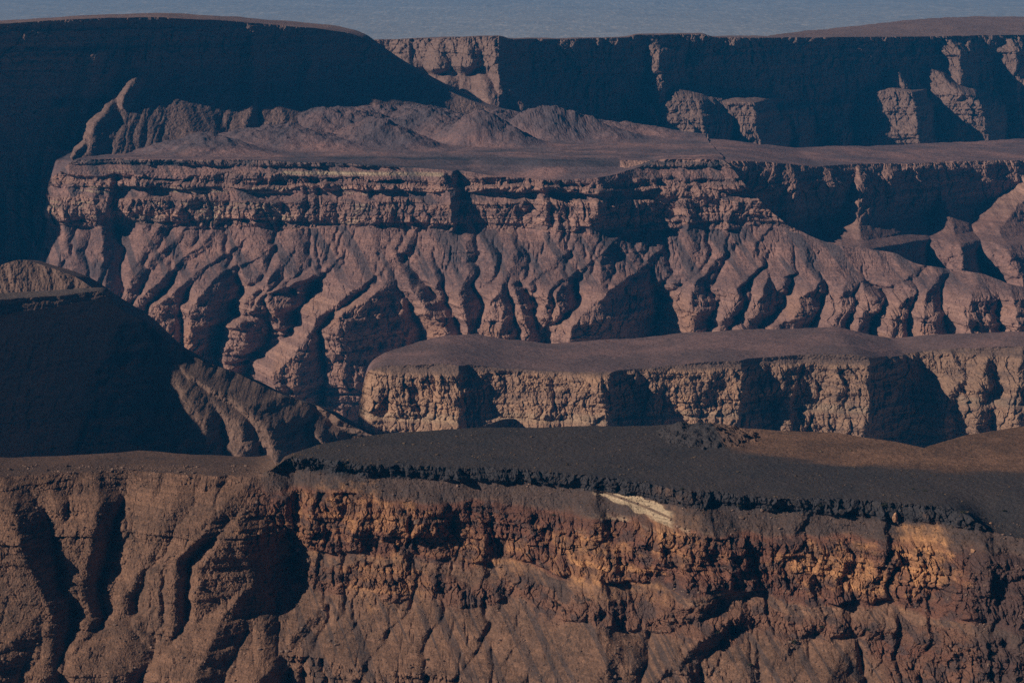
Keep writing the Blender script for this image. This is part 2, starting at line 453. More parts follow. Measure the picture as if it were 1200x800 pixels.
# ------------------------------------------------------------------ broad butte on the left
def butte():
    Yr = lin([(-500, 4900), (-200, 5350), (0, 5600), (100, 5700), (180, 5800), (260, 5930), (380, 6130), (430, 6230), (520, 6380), (700, 6600)])
    zk = [-700, -420, -350, -300, -262, -235, -150, -100]
    p1 = [345, 340, 330, 200, 100, 62, 0, 0]
    p2 = [150, 110, 88, 68, 52, 42, 0, 0]
    xb0, xb1 = xof(60, 5400), xof(150, 5400)
    def fore(x, z):
        """0 on the sheer wall of the side canyon, 1 on the scree; the jagged crest between them runs down to the left"""
        xc = np.interp(z, [-350, -320, -290, -262, -236], [xof(74, 5340), xof(92, 5400), xof(112, 5480), xof(134, 5560), xof(150, 5640)])
        xc = xc + 10 * fbm(z / 16, z * 0 + 2.5, 3, 18)
        return sst(xc - 16, xc + 14, x)
    def base(x, z):
        b = fore(x, z)
        return Yr(x) - (np.interp(z, zk, p2) * (1 - b) + np.interp(z, zk, p1) * b)
    rim = place([(-500, 45, 0), (-200, 36, 0), (0, 28, 0), (60, 24, 0), (100, 22, 0), (150, 20.5, 0), (185, 20, 0), (215, 22, 0), (260, 24, 0), (320, 29, 0), (380, 34, 0), (410, 39, 0), (425, 44, 0), (440, 54, 0),
                 (470, 73, 0), (500, 92, 0), (520, 104, 0), (560, 122, 0), (620, 140, 0), (700, 160, 0)], base)
    rim.sort(key=lambda p: p[0])
    rx = np.array([p[0] for p in rim]); rz = np.array([p[1] for p in rim])
    zrim = soft(rx, rz, 4.0)
    znoise = lambda x: 1.4 * fbm(x / 30, x * 0 + 8, 4, 15)
    S = [([(156, 82, 3), (156, 92, 22), (150, 106, 34), (146, 122, 20), (146, 132, 0)], 2.2, 2.0), ([(128, 120, 4), (120, 134, 22), (112, 150, 6)], 2.2, 1.6),
         ([(78, 112, 2), (76, 126, 26), (74, 140, 2)], 2.4, 1.6), ([(98, 114, 2), (102, 128, 26), (96, 146, 30), (90, 156, 6)], 2.2, 1.4),
         ([(108, 46, 0), (110, 62, 24)], 1.2, 1.2), ([(125, 58, 0), (127, 72, 16)], 1.2, 1.2),
         ([(190, 102, 0), (215, 130, 16), (230, 160, 26)], .9, .5), ([(290, 105, 0), (330, 130, 34), (360, 160, 50)], .9, .7),
         ([(350, 104, 0), (385, 125, 30), (420, 150, 46)], .9, .7), ([(400, 96, 0), (440, 118, 40), (470, 140, 55)], .9, .7),
         ([(290, 24, 2), (300, 42, 18)], 1, 1.4), ([(355, 32, 2), (362, 42, 14)], 1, 1.4)]
    S = [(place(p, base), a, b) for p, a, b in S]
    sc = 1.3
    def face(X, Z):
        y = base(X, Z)
        cl = sst(-262, -235, Z) * .8 + .2
        cl = np.maximum(cl, 1 - fore(X, Z))
        w = 9 * fbm(X / 40, Z / 30, 3, 62)
        off = np.zeros_like(X)
        off = add_spurs(off, X, Z, S, 4, 3.0, w, 5)
        off = off - erode(off, X, Z, .13, .5, .9, sst(-245, -285, Z), 2, 2)
        return y - off - relief(X, Z, sc, cl, 6, colm=.55, strat=.5, tal=1.0, diag=.5) 
    back = lambda x: Yr(x) + np.interp(x, [xof(100, 5700), xof(380, 6130), xof(470, 6300)], [330, 260, 50])
    def top(X, Y, ZR, d):
        return ZR - 0.006 * d + fbm(X / 70, Y / 90, 4, 19) * 2.0 * sst(0, 60, d)
    def attrs(X, Y, Z, istop):
        cl = sst(-262, -235, Z)
        cl = np.maximum(cl, 1 - fore(X, Z))
        return dict(cliff=cl * (1 - istop), flat=istop, cap=0 * X, warm=0 * X, pale=0 * X)
    cols = columns(xof(-20, 5200), xof(640, 6300), int(900 * NQ), .5, .1)
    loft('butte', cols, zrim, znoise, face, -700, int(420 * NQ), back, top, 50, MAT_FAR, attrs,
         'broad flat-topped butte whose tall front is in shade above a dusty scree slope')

# ------------------------------------------------------------------ terrace and the great ribbed wall below it
def terraced_wall():
    Yr = lin([(-100, 5900), (40, 5450), (85, 5340), (200, 5330), (400, 5300), (530, 5270), (600, 5240), (700, 5235), (740, 5280), (770, 5300), (850, 5290), (900, 5290), (1000, 5270), (1200, 5230), (1500, 5200)])
    zk = [-720, -640, -560, -515, -503, -445, -438, -404, -396, -388, -372, -364, -357, -350, -300]
    p1 = [236, 200, 180, 168, 158, 56, 50, 40, 30, 24, 19, 12, 3, 1, 0]
    def base(x, z):
        return Yr(x) - np.interp(z, zk, p1)
    rim = place([(-100, 560, 0), (20, 470, 0), (36, 330, 0), (44, 226, 0), (56, 214, 0), (72, 200, 0), (86, 188, 0), (120, 187, 0), (200, 187, 0), (300, 188, 0), (400, 191, 0), (470, 196, 0), (530, 200, 0), (580, 208, 0), (640, 211, 0), (695, 209, 0), (718, 205, 0), (745, 197, 0), (764, 190, 0),
                 (780, 187, 0), (830, 187, 0), (850, 189, 0), (858, 196, 0), (868, 211, 0), (885, 229, 0), (905, 249, 0), (922, 262, 0), (935, 269, 0), (960, 281, 0), (990, 289, 0), (1025, 292, 0), (1050, 296, 0), (1070, 308, 0), (1110, 314, 0), (1150, 318, 0), (1175, 328, 0), (1200, 334, 0), (1300, 350, 0), (1500, 380, 0)], base)
    rim.sort(key=lambda p: p[0])
    rx = np.array([p[0] for p in rim]); rz = np.array([p[1] for p in rim])
    zrim = soft(rx, rz, 4.0)
    znoise = lambda x: 1.0 * fbm(x / 25, x * 0 + 8, 4, 25)
    S = [
        # left promontory
        ([(70, 195, 0), (60, 225, 14), (70, 255, 20), (82, 300, 40), (98, 345, 60)], 1.6, .7),
        ([(112, 195, 0), (112, 225, 12), (116, 262, 26), (122, 300, 55), (124, 345, 75), (126, 400, 90)], 1.0, 3.0),
        ([(96, 262, 18), (92, 290, 36), (84, 305, 40)], .8, 1.2),
        ([(165, 200, 2), (170, 215, 14)], .9, 1.4),
        ([(215, 212, 10), (230, 225, 20), (222, 240, 14)], .7, 1.2),
        # long diagonal ribs
        ([(192, 255, 20), (178, 275, 28), (166, 300, 38), (158, 315, 42)], 1.2, 1.4),
        ([(220, 262, 16), (205, 282, 26), (180, 300, 34), (150, 332, 50), (138, 362, 80)], .9, 1.8),
        ([(250, 270, 10), (232, 290, 22), (205, 310, 34), (190, 322, 40), (165, 350, 62), (148, 372, 86)], .9, 1.9),
        ([(300, 270, 6), (275, 288, 16), (240, 312, 28), (212, 335, 44), (185, 356, 66), (178, 372, 84), (180, 400, 100)], .8, 1.9),
        ([(335, 272, 6), (305, 300, 18), (262, 318, 34), (236, 345, 60), (222, 366, 80), (225, 400, 96)], .7, 1.9),
        ([(354, 270, 8), (345, 288, 20), (325, 312, 30), (312, 330, 36)], .8, 1.7),
        ([(300, 340, 34), (287, 355, 54), (284, 375, 66)], 1.5, 1.7),
        ([(400, 300, 8), (366, 324, 22), (345, 331, 34), (310, 345, 44), (292, 370, 60), (268, 385, 86), (262, 410, 100)], .8, 1.9),
        ([(312, 340, 34), (325, 365, 66), (332, 390, 84)], 1.4, 1.6),
        # the broad rib left of centre
        ([(492, 266, 12), (480, 284, 22), (455, 308, 34), (425, 332, 54), (398, 352, 76), (372, 372, 100), (358, 395, 122), (345, 415, 140), (322, 436, 165)], .75, 1.7),
        ([(455, 312, 34), (448, 335, 62), (430, 352, 80), (398, 368, 100), (384, 390, 126)], 1.0, 1.5),
        ([(468, 318, 34), (484, 340, 56), (500, 362, 76), (516, 380, 92), (528, 395, 104)], .8, 1.7),
        ([(505, 290, 14), (506, 310, 28), (512, 335, 42), (516, 345, 46)], 1.0, 1.7),
        ([(543, 285, 14), (542, 305, 30), (550, 320, 44), (540, 338, 60), (540, 360, 84), (548, 385, 104), (548, 420, 120)], 1.0, 2.4),
        ([(563, 273, 4), (572, 290, 18), (578, 312, 28), (582, 325, 36)], 1.3, 2.0),
        ([(598, 272, 4), (602, 300, 20), (594, 322, 40), (580, 345, 64), (572, 368, 84), (560, 390, 100), (560, 420, 110)], .9, 1.8),
        ([(600, 330, 40), (608, 352, 60), (618, 380, 84)], 1.0, 1.4),
        ([(690, 262, 4), (668, 286, 12), (640, 318, 24), (620, 332, 40)], .6, 1.4),
        ([(735, 268, 6), (705, 298, 22), (680, 315, 32), (655, 330, 44), (640, 350, 64), (633, 365, 74)], .7, 1.7),
        ([(705, 302, 24), (707, 325, 34), (708, 332, 36)], 1.5, 1.8),
        ([(662, 335, 42), (655, 345, 56), (656, 370, 80), (657, 400, 92)], 1.8, 2.2),
        ([(800, 266, 4), (785, 285, 14), (765, 300, 22), (748, 318, 34), (728, 332, 52), (708, 346, 66), (688, 364, 92), (672, 380, 112), (664, 400, 124)], .7, 2.2),
        ([(760, 268, 6), (745, 300, 16), (738, 318, 26)], .8, 1.0),
        ([(850, 268, 4), (842, 300, 14), (830, 318, 26), (812, 334, 44), (810, 358, 70), (806, 390, 96)], .6, 2.4),
        ([(905, 262, 6), (880, 295, 14), (892, 312, 24), (862, 338, 48), (862, 352, 62), (845, 376, 86), (838, 400, 100)], .6, 2.2),
        ([(900, 325, 36), (895, 345, 60), (888, 362, 76), (872, 385, 94), (868, 400, 100)], 1.0, 2.2),
        ([(925, 285, 10), (925, 305, 20), (918, 325, 34), (928, 322, 34)], .8, 1.8),
        ([(958, 330, 40), (938, 350, 62), (932, 364, 80), (925, 376, 92), (905, 384, 100)], 1.2, 2.2),
        ([(940, 290, 12), (945, 312, 22), (952, 322, 32), (958, 336, 40)], .9, 1.5),
        ([(985, 298, 20), (980, 318, 34), (995, 330, 48), (985, 348, 66), (984, 366, 84), (975, 380, 100)], .8, 1.4),
        ([(1012, 340, 50), (1020, 352, 74), (1008, 375, 94), (1002, 395, 108)], 1.4, 1.4),
        ([(1080, 312, 30), (1058, 330, 52), (1072, 342, 62), (1048, 362, 84), (1040, 392, 110)], .7, 1.5),
        ([(1100, 322, 44), (1086, 345, 74), (1082, 370, 96), (1082, 400, 110)], .9, 2.4),
        ([(1150, 326, 60), (1140, 345, 96), (1132, 368, 116), (1140, 395, 130)], 1.4, .6),
        ([(1185, 340, 80), (1190, 365, 110), (1188, 400, 120)], .8, 1.4),
        # upper cliff buttresses
        ([(355, 196, 0), (352, 225, 12), (350, 262, 18)], .5, 2.0), ([(440, 200, 2), (445, 230, 14), (440, 262, 16)], .4, .6),
        ([(522, 203, 8), (524, 225, 22), (530, 250, 30), (545, 268, 34)], .5, 3.0),
        ([(270, 200, 4), (300, 240, 14), (310, 262, 16)], .4, .7),
        ([(720, 208, 6), (700, 235, 12), (690, 262, 14)], .5, 1.0), ([(800, 196, 4), (802, 230, 14), (806, 262, 18)], .5, 1.2),
        ([(654, 225, 0), (654, 240, 8), (654, 258, 10)], 1.6, 2.0),
    ]
    S1 = [(place(p, base), a, b) for p, a, b in S]
    sc = 1.23
    # bays cut in the upper cliff: (u0, u1, z top, z bottom, depth)
    bays = [(126, 158, -372, -520, 22), (533, 640, -352, -448, 30), (640, 690, -378, -432, 16), (762, 800, -392, -432, 14), (432, 447, -385, -402, 10), (368, 378, -375, -435, 9)]
    def face(X, Z):
        y = base(X, Z)
        nb = 13 * fbm(X / 60, Z / 30, 4, 60)
        cl_up = np.clip(band(Z + nb, -440, -402, 2) + band(Z + nb, -388, -371, 1.5) + band(Z, -357, -346, 1), 0, 1) * .9 + .1 * band(Z, -440, -350, 3)
        cl_lo = sst(-500, -530, Z) * .75
        cl = np.clip(cl_up + cl_lo, 0.06, 1)
        w = 9 * fbm(X / 45, Z / 35, 3, 63) + 3 * pn(X / 12, Z / 10, 64)
        off = np.zeros_like(X)
        off = add_spurs(off, X, Z, S1, 1.2, 3.0, w, 2.5, (-500, -535, 1.9, .8))
        off = off * (.5 + .5 * sst(-485, -520, Z))
        for (u0, u1, z1, z0, D) in bays:
            xa, xc = xof(u0, 5230), xof(u1, 5230)
            m = sst(xa - 3, xa + 7, X + w * .7) * (1 - sst(xc - D * 1.2, xc + 8, X + w)) * band(Z, z0, z1, 8)
            off = off - D * m
        off = off + 8 * ridged((X + Z * .4 + w) / 70, Z / 150, 2, 77) * sst(-350, -380, Z)
        # carve alcoves between the ribs of the lower cliffs
        m = .08 + .18 * sst(-357, -380, Z) + .10 * sst(-436, -470, Z) + .30 * sst(-498, -514, Z + nb) + .34 * sst(-510, -560, Z)
        off = off - erode(off + .25 * cl_up * relief(X, Z, sc, 1.0, 9), X, Z, .36, .5, 1.25, m, 3, 3, 2.2)
        off = off - erode(off, X, Z, .17, .5, 1.5, sst(-438, -452, Z) * (.6 + .8 * fbm(X / 80, Z / 50, 3, 59)), 1, 13, 2.5)
        return y - off - relief(X, Z, sc, cl, 9, colm=1.0, tal=.42, strat=1.5, diag=.75)
    back = lambda x: np.interp(x, [xof(-50, 5600), xof(85, 5340), xof(600, 5800), xof(845, 5860), xof(853, 5300), xof(900, 5260), xof(1200, 5150), xof(1500, 5100)], [5650, 5750, 6600, 5900, 5420, 5330, 5270, 5200])
    zT = lambda x: np.interp(x, [xof(85, 5340), xof(860, 5300), xof(1200, 6000), xof(1500, 6000)], [-349, -349, -387, -405])
    hills = [(240, 156, 5500, 80, 90), (330, 146, 5620, 120, 90), (395, 124, 5850, 120, 110), (440, 139, 5640, 75, 75), (500, 128, 5850, 100, 90),
             (566, 131, 5700, 70, 60), (580, 130, 5900, 150, 90), (645, 126, 5840, 110, 60), (465, 122, 5980, 180, 110), (700, 141, 5900, 140, 60), (800, 182, 5380, 90, 40)]
    HH = []
    for (u, v, Y, rx_, ry_) in hills:
        x, _, z = P3(u, v, Y); HH.append((x, Y, z, rx_, ry_))
    def top(X, Y, ZR, d):
        k = sst(-372, -356, ZR) * (X < xof(850, 5300)) + 1.0 * (X < xof(800, 5300)) * (ZR > -420)
        k = np.clip(k, 0, 1)
        z = ZR + (zT(X) - ZR) * sst(0, 150, d) * k - (1 - k) * .15 * d
        n = fbm(X / 60, Y / 60, 4, 31); n2 = fbm(X / 90, Y / 70, 4, 32)
        g = np.zeros_like(z)
        for (hx, hy, hz, a, c) in HH:
            q = np.sqrt(((X - hx + 22 * n + .25 * (Y - hy)) / a) ** 2 + ((Y - hy + 30 * n2) / c) ** 2 + .02)
            g = smax(g, (hz + 349) * (np.exp(-q * q * .95) * 1.06 - .05) , 4)
        g = g * (.92 + .16 * ridged(X / 75, Y / 90, 3, 36)) - 1.25
        z = z + g * k + n * 3.0 * sst(5, 90, d) + (fbm(X / 16, Y / 16, 4, 33) + .5 * ridged(X / 30, Y / 40, 3, 34)) * (.7 + .12 * np.clip(g, 0, 40)) * sst(0, 20, d)
        return z
    def attrs(X, Y, Z, istop):
        n = mask_noise(X, Z, 25, 91, 8)
        nb = 13 * fbm(X / 60, Z / 30, 4, 60)
        cl = np.clip(band(Z + nb, -441, -401, 2) + band(Z + nb, -389, -370, 1.5) + band(Z, -357, -346, 1) + .8 * sst(-505, -530, Z + n), 0, 1)
        m = mask_noise(X, Z, 60, 95, 1)
        pale = .7 * sst(.62, .8, beds(Z + 3 * nb / 13, 3.0, 12)) * band(Z, -436, -366, 6) * sst(-.05, .2, m) * (X < xof(470, 5250)) + band(Z, -368, -363, 1.5) * (X < xof(520, 5250)) * (X > xof(330, 5250)) * .8
        cap = band(Z, -357, -349, 1) * .6 + .7 * (1 - istop) * (1 - .5 * cl) * sst(.0, .2, np.where(cl > .4, fbm(X / 40, Z / 16, 5, 90), fbm((X + .75 * Z) / 22, Z / 120, 4, 89))) * sst(-520, -490, Z) + .45 * istop * sst(-342, -325, Z) + istop * sst(.0, .3, fbm(X / 140, Y / 50, 4, 97)) * .5 * sst(5600, 5300, Y)
        return dict(cliff=cl * (1 - istop), flat=istop, cap=cap, warm=.5 * sst(-500, -560, Z) * sst(-.1, .3, m) * (1 - istop), pale=pale * (1 - istop))
    cols = columns(xof(20, 5350), xof(1215, 5100), int(1500 * NQ), .06, .25, 120)
    loft('canyon_wall', cols, zrim, znoise, face, -700, int(640 * NQ), back, top, int(200 * NQ), MAT_MID, attrs,
         'long ribbed canyon wall below a dusty terrace with small dark hills')


def recess_wall():
    """the set-back bay of the wall right of the great spur, its terrace above and its bench below"""
    Yr = lin([(780, 5330), (850, 5330), (862, 5345), (900, 5400), (1000, 5600), (1100, 5800), (1200, 5960), (1500, 6300)])
    zk = [-720, -560, -520, -500, -492, -486, -470, -420, -400, -385, -300]
    p1 = [330, 290, 262, 240, 220, 150, 100, 62, 34, 0, 0]
    def base(x, z):
        zz = z - np.interp(x, [xof(850, 5300), xof(1200, 5960)], [36, 0])
        return Yr(x) - np.minimum(np.interp(zz, zk, p1), np.maximum(Yr(x) - 5260, 40))
    rim = place([(780, 190, 0), (860, 190, 0), (900, 191, 0), (960, 195, 0), (1000, 192, 0), (1060, 192, 0), (1120, 189, 0), (1200, 187, 0), (1500, 184, 0)], base)
    rim.sort(key=lambda p: p[0])
    rx = np.array([p[0] for p in rim]); rz = np.array([p[1] for p in rim])
    zrim = soft(rx, rz, 4.0)
    znoise = lambda x: 1.5 * fbm(x / 25, x * 0 + 8, 4, 25)
    T = [([(1005, 196, 6), (1008, 215, 30), (1006, 232, 56), (1008, 262, 110), (1012, 285, 150)], 2.9, 1.0),
         ([(1100, 222, 10), (1105, 236, 16), (1112, 246, 46), (1118, 270, 110), (1125, 290, 150)], 2.9, 1.2),
         ([(1215, 215, 60), (1190, 245, 120), (1172, 270, 170), (1185, 300, 210), (1200, 330, 230)], 2.9, .3),
         ([(960, 246, 0), (968, 262, 30), (985, 280, 60)], 2.8, 1.2), ([(925, 194, 2), (930, 206, 22)], 1, 1.4), ([(965, 197, 4), (975, 210, 26), (985, 214, 30)], .8, 1.4), ([(1040, 194, 4), (1046, 203, 20)], 1, 1.4)]
    T = [(place(p, base), a, b) for p, a, b in T]
    sc = 1.35
    def face(X, Z):
        w = 9 * fbm(X / 45, Z / 35, 3, 73) + 3 * pn(X / 12, Z / 10, 74)
        off = add_spurs(np.zeros_like(X), X, Z, T, 3, 3.0, w, 5)
        off = off - erode(off, X, Z, .16, .5, 1.1, sst(-440, -470, Z) * (X > xof(840, 5300)), 2, 4)
        cl = np.clip(sst(-455, -440, Z) * .9, .08, 1)
        return base(X, Z) - off - relief(X, Z, sc, cl, 29, colm=.7, tal=1.0, strat=.8, diag=.3)
    back = lambda x: np.interp(x, [xof(780, 5860), xof(890, 5860), xof(1200, 6520), xof(1500, 6900)], [5860, 5860, 6560, 6900])
    def top(X, Y, ZR, d):
        n = fbm(X / 80, Y / 80, 4, 37)
        return ZR + n * 2.2 * sst(5, 90, d) + fbm(X / 12, Y / 12, 3, 39) * .5 * sst(0, 20, d) + 2.6 * (1 - sst(xof(860, 5330), xof(980, 5330), X))
    def attrs(X, Y, Z, istop):
        cl = sst(-465, -450, Z)
        return dict(cliff=cl * (1 - istop), flat=istop, cap=istop * 0, warm=0 * X, pale=0 * X)
    loft('terrace', columns(xof(780, 5330), xof(1215, 6300), int(700 * NQ), .1, .4, 100), zrim, znoise, face, -700, int(420 * NQ), back, top, 120, MAT_MID, attrs,
         'dusty terrace on the right above a set-back wall in deep shade')

# ------------------------------------------------------------------ inner mesa
def mesa():
    Yr = lin([(300, 4120), (424, 4050), (436, 4018), (538, 3990), (550, 4004), (600, 4012), (712, 3984), (726, 4002), (790, 4030), (868, 4040), (880, 4058), (940, 4085), (1018, 4070), (1034, 4096), (1064, 4185), (1078, 4192), (1200, 4140), (1500, 4140)])
    zk = [-720, -640, -562, -549, -546, -499, -492, -450]
    p1 = [110, 64, 34, 27, 18, 9, 0, 0]
    def base(x, z):
        return Yr(x) - np.interp(z, zk, p1)
    rim = place([(300, 640, 0), (410, 560, 0), (423, 462, 0), (427, 438, 0), (432, 431, 0), (450, 428, 0), (520, 425, 0), (545, 427, 0), (590, 431, 0), (640, 434, 0), (720, 434, 0), (760, 431, 0), (800, 426, 0), (830, 423, 0), (900, 418, 0), (1000, 414, 0),
                 (1035, 419, 0), (1060, 416, 0), (1110, 408, 0), (1200, 405, 0), (1500, 402, 0)], base)
    rim.sort(key=lambda p: p[0])
    rx = np.array([p[0] for p in rim]); rz = np.array([p[1] for p in rim])
    zrim = soft(rx, rz, 4.0)
    znoise = lambda x: .8 * fbm(x / 20, x * 0 + 8, 4, 35)
    S = [([(436, 436, 0), (436, 470, 6)], .8, .3), ([(538, 432, 8), (538, 470, 11), (536, 500, 14)], .25, 4.0), ([(600, 440, 2), (620, 470, 7), (640, 500, 10)], .25, .3),
         ([(702, 440, 6), (706, 470, 9), (712, 482, 12)], .3, 4.0), ([(722, 478, 8), (700, 490, 16), (690, 500, 18)], .5, 2),
         ([(800, 440, 2), (812, 470, 6)], .3, .5), ([(868, 432, 4), (870, 455, 9), (864, 480, 12), (860, 500, 15)], .4, 3.0), ([(845, 470, 6), (838, 490, 10)], .6, 1.5),
         ([(940, 425, 2), (930, 450, 6), (925, 470, 8)], .5, 1.8), ([(978, 428, 4), (980, 460, 9), (975, 500, 12)], .35, .8), ([(1018, 425, 5), (1020, 460, 11), (1012, 500, 18), (1010, 530, 22)], .4, 2.5),
         ([(950, 474, 6), (944, 500, 11)], .7, 2.0), ([(965, 474, 6), (970, 500, 13)], .7, 1.6), ([(985, 472, 6), (1000, 510, 18)], .6, 1.2),
         ([(1112, 412, 6), (1125, 440, 18), (1110, 462, 36), (1104, 474, 40)], .9, 1.3), ([(1160, 415, 6), (1150, 440, 22), (1146, 465, 34), (1142, 492, 44)], .9, 1.3),
         ([(1198, 410, 6), (1192, 440, 18), (1188, 470, 34)], .8, 1.2)]
    S = [(place(p, base), a, b) for p, a, b in S]
    bays = [(543, 580, 4), (716, 765, 6), (878, 915, 5), (1028, 1066, 14)]
    sc = .94
    def face(X, Z):
        y = base(X + 11 * fbm(Z / 16, X / 70, 4, 58) + 5 * fbm(X / 22, Z / 30, 3, 57), Z)
        cl = np.clip(band(Z, -700, -497, 3) - .35 * band(Z, -551, -545, 2), .05, 1)
        w = 5 * fbm(X / 25, Z / 25, 3, 65)
        off = np.zeros_like(X)
        off = add_spurs(off, X, Z, S, 2, 2.0, w, 2.5)
        for (u0, u1, D) in bays:
            xa, xc = xof(u0, 3990), xof(u1, 3990)
            m = sst(xa - 3, xa + 4, X + 2.4 * w) * (1 - sst(xc - D * 1.3, xc + 6, X + w))
            off = off - D * m * sst(-485, -500, Z) * (1 + 0.2 * sst(-500, -560, Z)) - D * .35 * m * sst(-500, -490, Z)
        off = off - erode(off + .5 * relief(X, Z, sc, cl, 12), X, Z, .10, .5, 1.3, sst(-494, -505, Z), 2, 7)
        return y - off - relief(X, Z, sc, cl, 12, colm=.8, tal=.5, strat=.5)
    back = lambda x: np.interp(x, [xof(400, 4100), xof(427, 4000), xof(445, 4050), xof(490, 4150), xof(560, 4290), xof(640, 4240), xof(800, 4310), xof(1000, 4330), xof(1080, 4400), xof(1200, 4520)],
                              [4080, 4060, 4110, 4200, 4290, 4240, 4310, 4330, 4300, 4240])
    def top(X, Y, ZR, d):
        n = fbm(X / 70, Y / 70, 4, 41)
        up = 2.6 * sst(0, 45, d) + 2.5 * n * sst(0, 60, d) + fbm(X / 9, Y / 9, 3, 43) * .5 * sst(0, 12, d)
        return ZR + up - .5
    def attrs(X, Y, Z, istop):
        cl = sst(-495, -499, Z + mask_noise(X, Z, 12, 92, 3))
        m = mask_noise(X, Z, 50, 96, 1)
        xr = sst(xof(800, 4000), xof(1000, 4000), X)
        cap = (1 - istop) * (sst(-499, -494, Z) * .4 + .35 * sst(0, .4, fbm(X / 18, Z / 5, 4, 98)) * cl)
        return dict(cliff=cl * (1 - istop), flat=istop, cap=cap + .25 * xr * cl * (1 - istop), warm=(1 - istop) * cl * (.55 * sst(-.15, .25, m)) * (1 - xr * .6), pale=(1 - istop) * band(Z, -548, -540, 2) * .35)
    cols = columns(xof(405, 4050), xof(1220, 4250), int(1250 * NQ), .05, .3, 120)
    loft('mesa', cols, zrim, znoise, face, -680, int(330 * NQ), back, top, int(110 * NQ), MAT_MESA, attrs,
         'low inner mesa with smooth dusty top and sunlit tan cliffs')

# ------------------------------------------------------------------ small cone hill and the shaded ridge on the left
def cone():
    Yr = lin([(-400, 3900), (30, 3900), (300, 3950)])
    base = lambda x, z: Yr(x) - np.interp(z, [-720, -420, -300, -200], [560, 130, 0, 0])
    rim = place([(-400, 420, 0), (-120, 350, 0), (-40, 322, 0), (0, 311, 0), (15, 305, 0), (28, 303, 0), (45, 309, 0), (70, 316, 0), (90, 324, 0), (105, 334, 0), (120, 346, 0), (160, 372, 0), (220, 440, 0)], base)
    rim.sort(key=lambda p: p[0])
    rx = np.array([p[0] for p in rim]); rz = np.array([p[1] for p in rim])
    zrim = soft(rx, rz, 4.0)
    znoise = lambda x: .8 * fbm(x / 20, x * 0 + 8, 4, 45)
    def face(X, Z):
        w = 5 * fbm(X / 25, Z / 25, 3, 66)
        off = ridged((X + w + .4 * Z) / 42, Z / 130, 3, 83) * 5 * sst(-280, -300, Z)
        off = off - erode(off, X, Z, .2, .5, 1.0, sst(-278, -300, Z), 2, 6)
        return base(X, Z) - off - relief(X, Z, .92, .15, 15, diag=.3)
    back = lambda x: Yr(x) + 40
    top = lambda X, Y, ZR, d: ZR - .1 * d
    at = lambda X, Y, Z, t: dict(cliff=.1 + 0 * X, flat=0 * X, cap=0 * X, warm=0 * X, pale=0 * X)
    loft('hill', columns(xof(-30, 3900), xof(160, 3900), int(300 * NQ), 2.0, .5, 60), zrim, znoise, face, -690, int(260 * NQ), back, top, 20, MAT_DARK, at,
         'small sunlit cone hill standing behind the dark shaded ridge')

